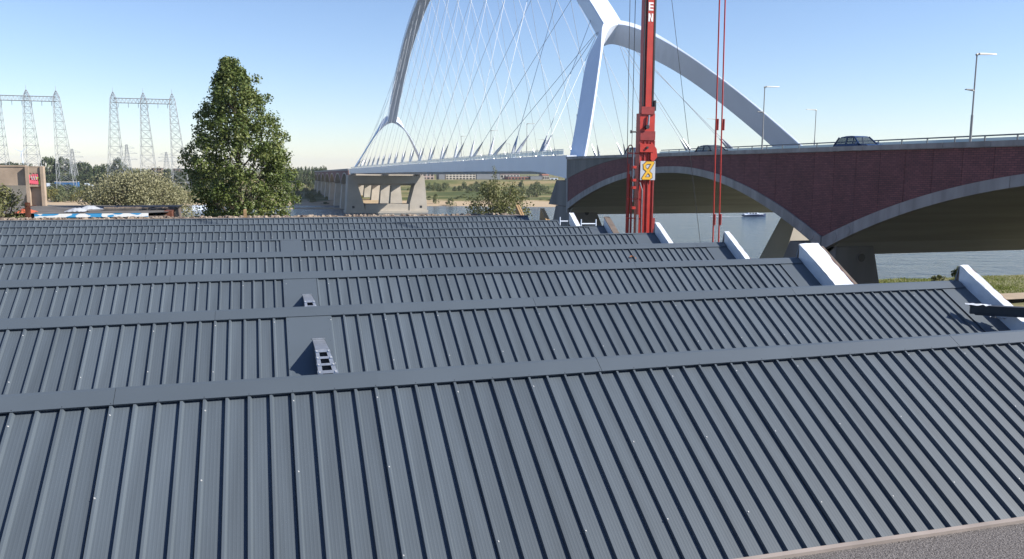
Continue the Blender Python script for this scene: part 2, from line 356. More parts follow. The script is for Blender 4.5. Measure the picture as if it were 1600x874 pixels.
for i, yr in enumerate(RY):
    core = MB().box(XL[i], XR[i], -5.6, -0.02, -0.16, -0.03)
    o = core.build('roof_slope', M['flash'], hall)
    o.matrix_local = Matrix.Translation(Vector((0, yr, ZR))-HP) @ SLM
    o['label'] = '%s slope of ribbed steel roof sheets' % ROWNAME[i]
    SLOPES.append(o)
    x = ROWOFF[i]-0.25*(i % 2)
    while x > XL[i]: x -= 1.0
    sm = MB(); last = x
    edge = XR[i] - (0.62 if i in (1,4,5) else 0.28)
    while x + 1.0 < edge+0.35 or x+0.6 < edge:
        p = link('roof_panel', PANEL, o)
        p.location = (x+0.03*0, 0, rnd.uniform(-0.0015,0.0015)); p.rotation_euler = (rnd.gauss(0,0.0009), rnd.gauss(0,0.0012), 0)
        last = x+0.97
        for d in (0.42,1.50,2.66,3.9,4.9):
            if rnd.random() < 0.93:
                dome(sm, Vector((x+0.004+rnd.gauss(0,0.006), -d+rnd.gauss(0,0.03), 0.040)), 0.0122)
            if rnd.random() < 0.04: dome(sm, Vector((x+rnd.uniform(0.05,0.9), -d+rnd.uniform(-.5,.5), 0.0)), 0.006)
        x += 1.0
    s_ = stuff(sm.build('screw_cap', M['screw'], o))
    # verge flashing between last panel and gable
    if last < XR[i]-0.02:
        MB().box(last+0.004, XR[i]-0.004, -5.5, -0.03, 0.012, 0.030).build('verge_flashing', M['flash'], o)
    if i in plates:
        a, b, t, _ = plates[i]
        bot = -5.3
        pm = MB().box(a, b, bot, t, 0.0405, 0.0445)
        pm.box(a-0.004, a, bot, t, 0.002, 0.0445); pm.box(b, b+0.004, bot, t, 0.002, 0.0445)
        q = pm.build('cover_plate', M['flash'], o); q['label'] = 'flat smooth steel cover plate across the ribs'
        rv = MB()
        for k in range(10):
            for xx in (a+0.03, b-0.03): dome(rv, Vector((xx, t-0.12-0.3*k, 0.0445)), 0.006)
        stuff(rv.build('rivet', M['darksteel'], q))
    # ridge flashing, in 3 m lengths, front leg lying on the ribs; only on the four nearest ridges
    if i < 4:
        jx = [-1.75,1.25,4.25,7.25,10.25,13.25]
        off = [0,0.8,-0.5,1.3][i]
        js = [-13.75+3*k+off for k in range(12)]
        k = 0
        for a, b in zip(js[:-1], js[1:]):
            a_ = max(a, XL[i]); b_ = min(b, XR[i]-(0.03 if i else -0.3))
            if b_-a_ < 0.3: continue
            lift = 0.0015*(k % 2); k += 1
            pr = [(-0.255,0.034),(-0.255,0.058+lift),(-0.02,0.062+lift),(0.03,0.05+lift),(0.10,-0.30),(0.085,-0.30),(0.02,0.042),(-0.02,0.050),(-0.243,0.047),(-0.243,0.034)]
            MB().prism_x(pr, a_+0.001, b_+0.012-0.016*(k % 2)).build('ridge_flashing', M['flash'], o)
            rv = MB()
            xx = ROWOFF[i]-20
            while xx < b_:
                if xx > a_+0.05: dome(rv, Vector((xx, -0.235, 0.058+lift)), 0.007)
                xx += 0.5
            if rv.v: stuff(rv.build('rivet', M['darksteel'], o))
    else:
        MB().prism_x([(-0.03,0.0),(-0.03,0.05),(0.03,0.05),(0.10,-0.3),(0.08,-0.3),(0.0,0.03)], XL[i], XR[i]-0.01).build('ridge_flashing', M['flash'], o)
# back faces (northlight side) and walls
for i, yr in enumerate(RY):
    mb = MB(); zt = ZR-0.08
    mb.add([(XL[i],yr+0.06,zt),(XR[i],yr+0.06,zt),(XR[i],yr+0.42,zt-2.6),(XL[i],yr+0.42,zt-2.6)], [(0,1,2,3)])
    hbuild(mb, 'northlight_glazing', M['paleglass'])
hw = MB()
hw.box(-16.9,14.0,44.6,44.9,-12,-3.1); hw.box(-9.0,17.0,5.25,5.45,-12,-5.75)
hbuild(hw, 'wall', M['greyshed'])
# gable parapets
def gable(i, xs, wd, kind, hgt=0.42, yr=None, length=4.55):
    yr = yr or RY[i]; z0 = ZR
    ap = z0+hgt
    prof = [(yr+0.30,-6.0),(yr+0.30,z0-0.75),(yr+0.02,ap),(yr-length,ap-length*TN),(yr-length,-6.0)]
    core = M['wood'] if kind == 'wood' else (M['darkwood'])
    g = hbuild(MB().prism_x(prof, xs+0.012, xs+wd-0.012), 'gable_parapet', core)
    g['label'] = {'foil':'gable parapet wrapped in white foil','wood':'bare plywood gable parapet','dark':'gable parapet with dark capping'}[kind]
    def f(u, v):   # top surface
        y = yr+0.0-(length-0.02)*u
        return (xs-0.01+(wd+0.02)*v, y, ap-(yr-y)*TN+0.018+0.026*nz(u*26, v*5+i, 0.9)*(1 if kind == 'foil' else 0.0)+(0.02*math.sin(7*u+2.6*v) if wd > 0.4 else 0))
    def fl(u, v):  # left face
        y = yr+0.0-(length-0.02)*u; top = ap-(yr-y)*TN+0.016
        return (xs+0.004-0.016*(0.5+0.5*nz(u*30+i, v*6, 0.8)) , y, top - 0.55*v)
    def bk(u, v):  # steep back end
        return (xs-0.01+(wd+0.02)*u, yr+0.025+0.31*v, ap+0.012-1.15*v)
    if kind == 'foil':
        MB().grid(60, 6, f).build('foil_sheet', M['foil'], g, True)
        MB().grid(60, 6, fl).build('foil_sheet', M['foil'], g, True)
        MB().grid(4, 8, bk).build('foil_sheet', M['foil'], g, True)
        MB().box(xs+wd-0.03, xs+wd+0.006, yr-length, yr-length+0.01, ap-length*TN-0.1, ap-length*TN).build('edge_strip', M['wood'], g)
        MB().prism_x([(yr+0.02,ap-0.05),(yr+0.02,ap+0.022),(yr-length,ap-length*TN+0.022),(yr-length,ap-length*TN-0.05)], xs+wd+0.001, xs+wd+0.02).build('edge_strip', M['rust'], g)
    elif kind == 'dark':
        MB().prism_x([(yr+0.04,ap+0.0),(yr+0.04,ap+0.03),(yr-length,ap-length*TN+0.03),(yr-length,ap-length*TN)], xs-0.02, xs+wd+0.02).build('capping', M['darkwood'], g)
        MB().grid(40, 4, fl).build('foil_sheet', M['foil'], g, True)
    else:
        for k in range(2):
            MB().prism_x([(yr+0.02,ap),(yr+0.02,ap+0.03),(yr-length,ap-length*TN+0.03),(yr-length,ap-length*TN)], xs+0.14*k+0.0, xs+0.10+0.14*k).build('batten', M['wood'], g)
    return g
gable(1, 15.72, 0.22, 'foil', 0.40)
g_ = gable(2, 15.14, 0.64, 'foil', 0.44)
MB().prism_x([(RY[2]+0.02,ZR+0.38),(RY[2]-4.55,ZR+0.38-4.55*TN),(RY[2]-4.55,ZR+0.1-4.55*TN),(RY[2]+0.1,ZR+0.1)], 15.805, 15.98).build('outer_board', M['darkwood'], g_)
gable(3, 15.75, 0.18, 'foil', 0.42)
gable(4, 15.29, 0.18, 'foil', 0.46)
gable(5, 14.91, 0.26, 'dark', 0.44)
gable(6, 14.86, 0.22, 'foil', 0.40)
gable(7, 14.80, 0.26, 'wood', 0.42)
gable(7, 14.73, 0.26, 'wood', 0.42, yr=48.5, length=3)
# ------------------------------------------------------------------ vent boxes on the cover plates
def vent_box(label, dy, dx):
    e = empty('vent_box', label, 'roof vent', (0.80+dx, 14.2+dy, -3.34), 0, 'vent boxes on the cover plates')
    L0 = Vector((0.80, 14.2, -3.34))
    def B(mb, name, m): o = mb.build(name, m, e); o.location = -L0; return o
    A = [(0.70,14.70,-3.03),(0.90,14.70,-3.03),(0.925,13.86,-3.03),(0.70,13.86,-3.03)]     # top plate corners
    zb = -3.44; yb = 13.74
    bl, brr = (0.735,yb,zb), (1.06,yb,zb)
    mb = MB(); T = 0.012
    mb.add(A+[(p[0],p[1],p[2]+T) for p in A], [(0,1,2,3),(4,5,6,7),(0,1,5,4),(1,2,6,5),(2,3,7,6),(3,0,4,7)])
    mb.add([(0.685,14.66,-3.012),(0.915,14.66,-3.012),(0.915,14.74,-3.03),(0.685,14.74,-3.03),(0.685,14.66,-2.99),(0.915,14.66,-2.99),(0.915,14.74,-3.005),(0.685,14.74,-3.005)], [(0,1,2,3),(4,5,6,7),(0,1,5,4),(1,2,6,5),(2,3,7,6),(3,0,4,7)])
    B(mb, 'top_plate', M['galv'])
    def P(u, v): # front plane u across v down
        a = Vector(A[3]).lerp(Vector(bl), v); b = Vector(A[2]).lerp(Vector(brr), v); return a.lerp(b, u)
    nrm = Vector((0,-1,0.33)).normalized()
    def strip(mb, u0, u1, v0, v1, t=0.02):
        c = [P(u0,v0),P(u1,v0),P(u1,v1),P(u0,v1)]
        mb.add(c+[p+nrm*t for p in c], [(3,2,1,0),(4,5,6,7),(0,1,5,4),(1,2,6,5),(2,3,7,6),(3,0,4,7)])
    for u0, u1 in ((0,0.24),(0.76,1)):
        mb = MB(); strip(mb, u0, u1, 0, 1); B(mb, 'side_rail', M['galv'])
    for v0, v1 in ((0.0,0.10),(0.27,0.36),(0.54,0.63),(0.82,0.94)):
        mb = MB(); strip(mb, -0.03, 1.03, v0, v1, 0.028); B(mb, 'cross_bar', M['galv'])
        mb = MB()
        for u in (0.08, 0.92):
            c = P(u, (v0+v1)/2)+nrm*0.028; mb.tube(c, c+nrm*0.014, 0.014, 0.012, 6)
        B(mb, 'bolt', M['screw'])
    mb = MB(); mb.add([A[0],A[3],bl,(0.70,14.40,-3.26),(0.735,yb,-3.70)], [(0,1,2,4,3)])
    mb.add([A[1],A[2],brr,(0.92,14.40,-3.26),(1.06,yb,-3.70)], [(0,3,4,2,1)])
    mb.add([(0.735,yb,-3.445),(1.06,yb,-3.445),(1.06,yb+0.02,-3.75),(0.735,yb+0.02,-3.75)], [(0,3,2,1)])
    B(mb, 'side_plate', M['flash'])
    mb = MB(); c = [P(0.05,0.02)-nrm*0.09,P(0.95,0.02)-nrm*0.09,P(0.95,1)-nrm*0.09,P(0.05,1)-nrm*0.09]; mb.add(c, [(0,3,2,1)])
    B(mb, 'shade_backing', M['darksteel'])  # dark sheet standing in for the shade inside the slotted box
vent_box('larger, nearer slotted steel vent box on the second roof slope', 0, 0)
vent_box('smaller, farther slotted steel vent box on the third roof slope', 5.35, 0.05)
# ------------------------------------------------------------------ steel beam lying across the gable on the right
def beam():
    a = Vector((14.90,14.28,-3.02)); b = Vector((18.4,11.6,-2.98))
    e = empty('steel_beam', 'dark steel beam with foil-taped end jutting over the right roof edge', 'beam', a)
    d = (b-a).normalized(); u = d.cross(Vector((0,0,1))).normalized(); v = u.cross(d)
    def slab(n, m, w0, w1, h0, h1, l0, l1):
        mb = MB(); vs = []
        for l in (l0, l1):
            for (wv, hv) in ((w0,h0),(w1,h0),(w1,h1),(w0,h1)): vs.append(d*l+u*wv+v*hv)
        mb.add(vs, [(0,1,2,3),(7,6,5,4),(0,4,5,1),(1,5,6,2),(2,6,7,3),(3,7,4,0)]); return mb.build(n, m, e)
    slab('web', M['darksteel'], -0.05,0.05,-0.09,0.09,0.0,4.3)
    slab('flange', M['darksteel'], -0.085,0.085,0.09,0.108,-0.02,4.3)
    slab('flange', M['darksteel'], -0.085,0.085,-0.108,-0.09,0.10,4.3)
    def crumple(l0, l1, w0, w1, h, sag, sd_):
        return MB().grid(9, 7, lambda a_, b_: d*(l0+(l1-l0)*a_)+u*(w0+(w1-w0)*b_)+v*(h-sag*a_*(1-b_)+0.030*nz(a_*14+sd_, b_*11)+0.015*nz(a_*40+sd_, b_*30))+u*0.02*nz(a_*18, b_*9+sd_))
    crumple(-0.10,0.40,-0.13,0.12,0.125,0.02,1).build('foil_wrap', M['foil'], e, True)
    MB().grid(9, 7, lambda a_, b_: d*(0.02+0.40*a_)+u*(-0.10-0.02*nz(a_*9,b_*7))+v*(0.12-0.20*b_*(0.35+0.65*a_)+0.03*nz(a_*12+3,b_*5))).build('foil_flap', M['foil'], e, True)
    crumple(0.42,0.72,-0.14,0.02,-0.15,0.05,7).build('foil_flap', M['foil'], e, True)
beam()
# white scaffold tubes with clamps near the far gables
def scaf(px0, py0, px1, py1, Y, lab):
    a = at(px0,py0,Y); b = at(px1,py1,Y)
    e = empty('scaffold_tube', lab, 'tube', a, 0, 'white scaffold tubes by the far gables')
    MB().tube((0,0,0), b-a, 0.032, 0.032, 8).build('tube', M['white'], e)
    for q in ((0,0,0), tuple(b-a)):
        MB().tube(Vector(q)+Vector((0,0,-0.25)), Vector(q)+Vector((0,0,0.22)), 0.04, 0.03, 8).build('upright', M['white'], e)
scaf(875, 346, 892, 346, 40.2, 'white scaffold tube left of the foil-wrapped far gable')
scaf(908, 350, 931, 350, 37.2, 'white scaffold tube right of the foil-wrapped far gable')
# ------------------------------------------------------------------ flat bitumen roof under the photographer
fr = empty('flat_roof', 'grey gravelled bitumen roof corner with dusty trim at lower right', 'flat roof', (6,0,-12))
def FB(mb, n, m): o = mb.build(n, m, fr); o.location = (-6,0,12); return o
FB(MB().box(-14,30,-8,2.868,-2.1,-1.66), 'roof_felt', M['bitumen'])
FB(MB().box(-14,30,-7.9,2.7,-12,-2.1), 'wall', M['concdark'])
xx = -12.4
while xx < 28:
    FB(MB().box(xx+0.003, xx+1.997, 2.868, 2.90, -1.82, -1.645), 'edge_trim', M['trim']); xx += 2.0
# shift so that a felt seam falls at the corner of the frame
FB(MB().box(2.02,2.035,-3,2.80,-1.664,-1.655), 'felt_seam', M['darksteel'])

# ------------------------------------------------------------------ bridge
DX0, DX1 = 34.0, 66.0
def ring_top(Y):
    if Y >= 65: return 0.37-0.0062*(Y-65)**2
    if Y >= 44.4: return 0.37-0.0107*(Y-65)**2
    return 0.37-0.0107*(Y-23.8)**2
def ring_bot(Y): 
    return ring_top(Y)-0.56-0.28*max(0, (-ring_top(Y))/4.2)
def brick_top(Y):
    if Y < 73: return 1.24
    return 1.24-2.3*((Y-73)/18.4)**1.7
via = empty('approach_viaduct', 'near approach viaduct of dark purple brick with shallow concrete arches', 'viaduct', (50,44.4,-12))
VP = Vector((50,44.4,-12))
def VB(mb, n, m, par=None, smooth=False):
    o = mb.build(n, m, par or via, smooth)
    if par is None: o.location = -VP
    return o
# vault solids
YS = [3.2+ (44.4-3.2)*k/32 for k in range(33)]
low = [(y, max(ring_bot(y), -5.2) if 4 < y < 43.5 else -5.35) for y in YS]
VB(MB().prism_x([(3.2,1.0)]+low+[(44.4,1.0)], DX0+0.3, DX1-0.3), 'vault', M['soffit'])
YS2 = [44.4+(91.2-44.4)*k/36 for k in range(37)]
low = [(y, ring_bot(y) if 45.3 < y < 90.6 else -5.25) for y in YS2]
VB(MB().prism_x([(44.4,1.0)]+low+[(91.2,1.0)], DX0+0.3, DX1-0.3), 'vault', M['soffit'])
VB(MB().box(DX0+0.3, DX1-0.3, -30, 3.2, -12, 1.0), 'abutment', M['concdark'])
VB(MB().box(DX0+0.6, DX1-0.6, -30, 91.2, 1.004, 1.03), 'road_surface', M['asphalt'])
# spandrel of brick panels, arch rings, parapet
sp = VB(MB().box(DX0+0.26, DX0+0.3, 3.0, 91.2, 0.5, 1.0), 'spandrel_wall', M['concdark'])
sp['label'] = 'purple brick spandrel wall made of tall panels'
yy = 3.4
while yy < 91.0:
    y2 = min(yy+1.9+0.25*rnd.random(), 91.0)
    ys = [yy+0.012+(y2-yy-0.024)*k/4 for k in range(5)]
    lo = [(y, ring_top(y)-0.02) for y in ys]; hi = [(y, max(brick_top(y), ring_top(y)+0.01)) for y in ys][::-1]
    dp = rnd.uniform(-0.004,0.004)
    MB().prism_x(lo+hi, DX0+dp, DX0+0.24).build('brick_panel', M['brick'], sp)
    yy = y2
# the streaked concrete shoulder where the steel girder lands
ys = [73+(91.4-73)*k/10 for k in range(11)]
VB(MB().prism_x([(y, brick_top(y)+0.012) for y in ys]+[(91.4,1.24),(73,1.255)], DX0-0.03, DX0+0.24), 'concrete_shoulder', M['concdark'])
VB(MB().box(DX0-0.04, DX0+0.4, 90.98, 91.4, -5.0, -1.0), 'corner_strip', M['cap'])
def ring(y0, y1, n):
    ys = [y0+(y1-y0)*k/n for k in range(n+1)]
    VB(MB().prism_x([(y, ring_bot(y)) for y in ys]+[(y, ring_top(y)) for y in ys[::-1]], DX0-0.10, DX0+0.29), 'arch_ring', M['cap'])
for (a, b) in ((3.4,9.9),(9.9,16.8),(16.8,23.8),(23.8,30.8),(30.8,37.8),(37.8,41.5),(41.5,44.36),(44.44,47.6),(47.6,51.5),(51.5,58),(58,65),(65,72.5),(72.5,79),(79,85.5),(85.5,91.0)):
    ring(a+0.012, b-0.012, 8)
for (y, z) in ((46.6,-3.76),(45.45,-4.2),(43.2,-4.1),(42.0,-3.62)):
    VB(MB().tube((DX0-0.13,y,z+0.05), (DX0-0.09,y,z+0.05), 0.27, 0.30, 16), 'bearing_disc', M['cap'])
yy = 2.0
while yy < 91:
    VB(MB().box(DX0-0.16, DX0+0.42, yy+0.012, min(yy+2.988,91.35), 1.262, 1.53), 'parapet_block', M['cap']); yy += 3.0
VB(MB().box(DX1-0.42, DX1+0.1, 2, 91.3, 1.262, 1.53), 'parapet_block', M['cap'])
# balustrade on the deck behind the near lane
br = VB(MB().tube((46,3,2.43), (46,91,2.43), 0.055, 0.055, 6), 'balustrade', M['darkrail'])
k = 0; yy = 4.0
while yy < 90.5:
    MB().box(45.96,46.04,yy-0.04,yy+0.04,1.03,2.40).build('post', M['darkrail'], br)
    MB().box(45.99,46.01,yy+0.06,yy+2.44,1.25,2.28).build('glass_panel', M['paleglass'], br)
    yy += 2.5
def pier(parent, B, x0, x1, y0, y1, ztop, zbot, flx, fly, m, disc=True, fl0=0.0):
    mb = MB(); vs = [(x0,y0,zbot*0+ztop),(x1,y0,ztop),(x1,y1,ztop),(x0,y1,ztop)]
    h = (ztop-zbot)
    vb = [(x0+fl0*h,y0-0.02,zbot),(x1+flx*h,y0-0.02,zbot),(x1+flx*h,y1+fly*h,zbot),(x0+fl0*h,y1+fly*h,zbot)]
    mb.add(vb+vs, [(3,2,1,0),(4,5,6,7),(0,1,5,4),(1,2,6,5),(2,3,7,6),(3,0,4,7)])
    o = B(mb, 'pier_column', m)
    if disc:
        MB().tube((x0+0.62*(x1-x0)+0.2,y0-0.03,ztop-0.72), (x0+0.62*(x1-x0)+0.2,y0+0.02,ztop-0.72), 0.36, 0.36, 20).build('recess_disc', M['concdark'], o)
        MB().tube((x0+0.62*(x1-x0)+0.2,y0-0.05,ztop-0.72), (x0+0.62*(x1-x0)+0.2,y0-0.02,ztop-0.72), 0.26, 0.26, 20).build('recess_disc', M['darksteel'], o)  # round recess drawn flat: dark disc gives the shade inside it
    return o
pier(via, VB, 34.3, 37.15, 43.45, 48.2, -4.72, -12.5, 0.26, 0.55, M['concdark'])
pier(via, VB, 62.2, 65.6, 43.45, 48.2, -4.72, -12.5, 0.26, 0.55, M['concdark'], False)
pier(via, VB, 34.25, 37.4, 90.9, 95.8, -4.35, -21, 0.45, 0.55, M['concdark'])
pier(via, VB, 66.0, 69.4, 90.9, 93.6, -4.35, -21, 0.26, 0.36, M['lightconc'], False, -0.30)
VB(MB().prism_x([(91.42,-4.3),(91.42,-1.4),(95.6,-1.25),(98.4,-4.3)], 34.2, 65.8), 'bearing_block', M['concdark'])

# main arch bridge
ab = empty('arch_bridge', 'white steel arch bridge with forked arch legs and crossing cables over the river', 'bridge', (50,91,-19))
AP = Vector((50,91,-19))
def AB(mb, n, m, par=None, smooth=False):
    o = mb.build(n, m, par or ab, smooth)
    if par is None: o.location = -AP
    return o
Y0, Y1 = 91.45, 357.0
DT = [(85,1.72),(105,1.73),(128,1.62),(158,1.43),(198,1.18),(248,0.75),(320,0.17),(360,-0.15),(420,-0.6),(600,-2.0)]
def deck_z(Y):
    for (a, za), (b, zb) in zip(DT[:-1], DT[1:]):
        if Y <= b: return za+(zb-za)*(Y-a)/(b-a)
    return DT[-1][1]
def gird_bot(Y):
    zb = deck_z(Y)-1.95
    if Y < 103: zb = min(zb, -1.02+(Y-91.45)*0.075)
    if Y > 335: zb = min(zb, deck_z(Y)-1.95+(0.0))
    return zb
secs = []
for k in range(61):
    Y = Y0+(Y1-Y0)*k/60; zt = deck_z(Y); zb = gird_bot(Y)
    secs.append([(DX0,Y,zt),(DX0,Y,zb),(DX0+9,Y,zt-2.28),(DX1-9,Y,zt-2.28),(DX1,Y,zb),(DX1,Y,zt),(DX1-1.2,Y,zt),(DX1-1.4,Y,zt-0.5),(DX0+1.4,Y,zt-0.5),(DX0+1.2,Y,zt)])
AB(MB().loft(secs), 'girder', M['white'])
AB(MB().loft([[(DX0+1.45,Y0,deck_z(Y0)-0.49),(DX1-1.45,Y0,deck_z(Y0)-0.49),(DX1-1.45,Y0,deck_z(Y0)-0.47),(DX0+1.45,Y0,deck_z(Y0)-0.47)],
   ]+[[(DX0+1.45,y,deck_z(y)-0.49),(DX1-1.45,y,deck_z(y)-0.49),(DX1-1.45,y,deck_z(y)-0.47),(DX0+1.45,y,deck_z(y)-0.47)] for y in (105,128,158,198,248,320,357)]), 'road_surface', M['asphalt'])
def rail_line(x, ya, yb, B, par=None):
    mb = MB(); y = ya
    pts = []
    while y <= yb: pts.append((x, y, deck_z(y)+0.72)); y += 6
    mb.path(pts, 0.04, 4)
    y = ya
    o = B(mb, 'railing', M['rail'])
    pm = MB(); gm = MB()
    while y <= yb-2.0:
        pm.box(x-0.03,x+0.03,y-0.03,y+0.03,deck_z(y)-0.05,deck_z(y)+0.70)
        gm.add([(x,y+0.08,deck_z(y)+0.12),(x,y+1.92,deck_z(y+1.9)+0.12),(x,y+1.92,deck_z(y+1.9)+0.62),(x,y+0.08,deck_z(y)+0.62)], [(0,1,2,3)])
        y += 2.0
    stuff(pm.build('post', M['rail'], o)); stuff(gm.build('glass_panel', M['paleglass'], o))
rail_line(DX0+0.5, 94, 355, AB)
rail_line(DX1-0.5, 94, 355, AB)
AYC, AZT = 227.5, 57.8
def arch_z(Y): return AZT-0.002377*(Y-AYC)**2-5.28e-8*(Y-AYC)**4
def arch_path():
    ys = [AYC-111.9+223.8*k/48 for k in range(49)]
    return [Vector((50, y, arch_z(y))) for y in ys]
def sweep(pts, wid, dep, B, name, m, axis=Vector((1,0,0)), bev=0.12):
    secs = []
    n = len(pts)
    for k, p in enumerate(pts):
        t = (pts[min(k+1,n-1)]-pts[max(k-1,0)]).normalized()
        ax = axis[k] if isinstance(axis, list) else axis
        a = (ax - t*ax.dot(t)).normalized(); b = a.cross(t).normalized()
        wv = wid[k] if isinstance(wid, list) else wid; dv = dep[k] if isinstance(dep, list) else dep
        w2, d2 = wv/2, dv/2; c = bev
        ring_ = [(-w2+c,-d2),(w2-c,-d2),(w2,-d2+c),(w2,d2-c),(w2-c,d2),(-w2+c,d2),(-w2,d2-c),(-w2,-d2+c)]
        secs.append([p+a*x+b*y for x, y in ring_])
    return B(MB().loft(secs), name, m)
ap = arch_path()
sweep(ap, [3.3+0.8*math.sin(math.pi*k/48) for k in range(49)], [2.7-1.0*math.sin(math.pi*k/48)**0.7 for k in range(49)], AB, 'arch_rib', M['white'])
def legs(sgn_y):
    # one bent plate from deck edge to deck edge, its rounded crown carrying the arch rib
    yj = AYC - sgn_y*112.0; yfoot = 91.2 if sgn_y > 0 else 356
    P0 = Vector((50, yj, arch_z(yj)+0.6)); half = {}
    n = 26
    for sx in (-1, 1):
        P3 = Vector((50+sx*(15.1 if sx < 0 else 16.7), yfoot-(2.2 if sx > 0 and sgn_y > 0 else 0), -0.2 if sgn_y > 0 else -1.6))
        P1 = P0+Vector((sx*4.2,-sgn_y*0.9,-0.2)); P2 = P3+Vector((-sx*8.0, sgn_y*13.4, 13.6))
        half[sx] = [P0*(1-t)**3+P1*(3*t*(1-t)**2)+P2*(3*t*t*(1-t))+P3*t**3 for t in [k/n for k in range(n+1)]]
    pts = half[-1][::-1]+half[1][1:]
    a0 = Vector((0,-sgn_y*0.60,0.80)); ax = []; wd = []; dp = []
    for k in range(2*n+1):
        sx = -1 if k < n else 1; q = min(1, abs(k-n)/15); q = q*q*(3-2*q)
        ax.append(a0.lerp(Vector((-sx*0.33,-sgn_y*0.75,0.58)), q)); wd.append(3.2+(0.6 if sx < 0 else 1.2)*q); dp.append(1.5-1.22*q)
    sweep(pts, wd, dp, AB, 'arch_legs', M['white'], ax, 0.06)
legs(1); legs(-1)
# cables with sockets
for xs, xa in ((DX0+0.9, 48.8), (DX1-0.9, 51.2)):
    y = 104.0
    while y < 348:
        for dy in (-15, 17):
            ya = min(max(y+dy, 118.0), 337.0)
            a = Vector((xs, y+(0.5 if dy > 0 else -0.5), deck_z(y)-0.1)); b = Vector((xa, ya, arch_z(ya)-0.6))
            L_ = (b-a).length; d = (b-a)/L_
            if L_ < 12: continue
            o = AB(MB().tube(a+d*3.2, b, 0.040, 0.040, 5), 'cable', M['cable'])
            MB().tube(a, a+d*2.3, 0.28, 0.24, 8).build('socket', M['cable'], o)
            MB().tube(a+d*2.3, a+d*4.2, 0.24, 0.07, 8).build('socket_cone', M['galv'], o)
        y += 13.0
# far river pier, a concrete frame
YP0, YP1 = 357.0, 366.0
fp = AB(MB().box(32.2,67.9,YP0-0.6,YP1+0.6,-21,-18.0), 'river_pier', M['lightconc'])
fp['label'] = 'pale concrete frame pier standing in the river at the far end'
def fpier(poly, y0=YP0, y1=YP1): MB().prism_y(poly, y0, y1).build('pier_frame_piece', M['lightconc'], fp)
fpier([(32.5,-18.0),(40.6,-18.0),(40.0,-15.1),(37.3,-6.3),(33.3,-6.3)])
fpier([(59.8,-18.0),(67.6,-18.0),(66.7,-6.3),(62.3,-6.3),(59.9,-15.1)])
fpier([(33.3,-6.298),(66.7,-6.298),(66.4,-2.9),(33.5,-2.9)], YP0+0.002, YP1-0.002)
fpier([(40.605,-18.0),(59.795,-18.0),(59.795,-15.2),(40.605,-15.2)], YP0+0.3, YP1-0.3)
for x in (35.5, 64.8):
    MB().box(x-0.5,x+0.5,YP0-0.05,YP0+0.01,-16.9,-15.9).build('access_hatch', M['darksteel'], fp)
for x in (36, 50, 64):
    MB().box(x-1.0,x+1.0,YP0+1.5,YP0+4,-2.9,deck_z(YP0)-1.9).build('bearing', M['darksteel'], fp)

# far approach viaduct
fv = empty('far_viaduct', 'brick arch viaduct receding beyond the far end of the arch bridge', 'viaduct', (50,366,-17))
FP = Vector((50,366,-17))
def FV(mb, n, m, par=None):
    o = mb.build(n, m, par or fv)
    if par is None: o.location = -FP
    return o
SP = 36.5; ya = 361.2
for s in range(7):
    yb = ya+SP; yc = (ya+yb)/2
    ys = [ya+SP*k/20 for k in range(21)]
    zt = lambda y: deck_z(y)-0.15
    soff = lambda y: zt(yc)-1.35-4.9*(abs(y-yc)/(SP/2))**2.3
    if s == 0: soff0 = soff
    top0, top1 = zt(ya), zt(yb)
    FV(MB().prism_x([(ya,top0-0.6)]+[(y, soff(y)-0.5) for y in ys]+[(yb,top1-0.6)], 34.3, 65.7), 'vault', M['lightconc'])
    FV(MB().prism_x([(ya+0.02,top0-0.5)]+[(y, soff(y)+0.02) for y in [ya+0.02]+ys[1:-1]+[yb-0.02]]+[(yb-0.02,top1-0.5)], 34.0, 34.28), 'brick_spandrel', M['brick'])
    FV(MB().prism_x([(y, soff(y)-0.55) for y in ys]+[(y, soff(y)) for y in ys[::-1]], 33.9, 34.29), 'arch_ring', M['lightconc'])
    FV(MB().prism_x([(ya+0.02,top0-0.5),(yb-0.02,top1-0.5),(yb-0.02,top1+0.3),(ya+0.02,top0+0.3)], 33.85, 34.5), 'parapet', M['cap'])
    for x0, x1 in ((34.3,39.5),(57.6,61.8)):
        zb = far_z(50, yb)-1
        zt_ = zt(yb)-6.6
        mb = MB(); vs = [(x0,yb-2.2,zt_),(x1,yb-2.2,zt_),(x1,yb+2.2,zt_),(x0,yb+2.2,zt_)]
        vb = [(x0-1.2,yb-3.4,zb),(x1+1.2,yb-3.4,zb),(x1+1.2,yb+3.4,zb),(x0-1.2,yb+3.4,zb)]
        mb.add(vb+vs, [(3,2,1,0),(4,5,6,7),(0,1,5,4),(1,2,6,5),(2,3,7,6),(3,0,4,7)])
        FV(mb, 'pier_column', M['lightconc'])
    ya = yb
# ------------------------------------------------------------------ street lamps on the bridge
def lamp_mesh(arm):
    out = {}
    out['pole'] = MB().tube((0,0,0),(0,0,2.6),0.07,0.07,8).tube((0,0,2.6),(0,0,6.1),0.048,0.04,8).mesh('pole', M['lamppost'])
    out['lamp_head'] = MB().tube((-0.05,0,6.05),(0.15,0,6.12),0.07,0.07,6).loft([[(0.1,-0.12,6.06),(0.1,0.12,6.06),(0.1,0.10,6.16),(0.1,-0.10,6.16)],[(1.35,-0.09,6.12),(1.35,0.09,6.12),(1.35,0.07,6.17),(1.35,-0.07,6.17)]]).mesh('lamp_head', M['lamppost'])
    out['bracket'] = MB().tube((-0.5,0,4.05),(0,0,4.0),0.04,0.04,6).box(-0.62,-0.1,-0.07,0.07,4.03,4.09).mesh('bracket', M['lamppost'])
    return out
LM = lamp_mesh(1)
def lamp(x, y, z, rz, label, small=True, group='street lamps along the bridge'):
    e = empty('street_lamp', label, 'street lamp', (x,y,z), rz, group)
    for n, me in LM.items():
        if n == 'bracket' and not small: continue
        link(n, me, e)
    return e
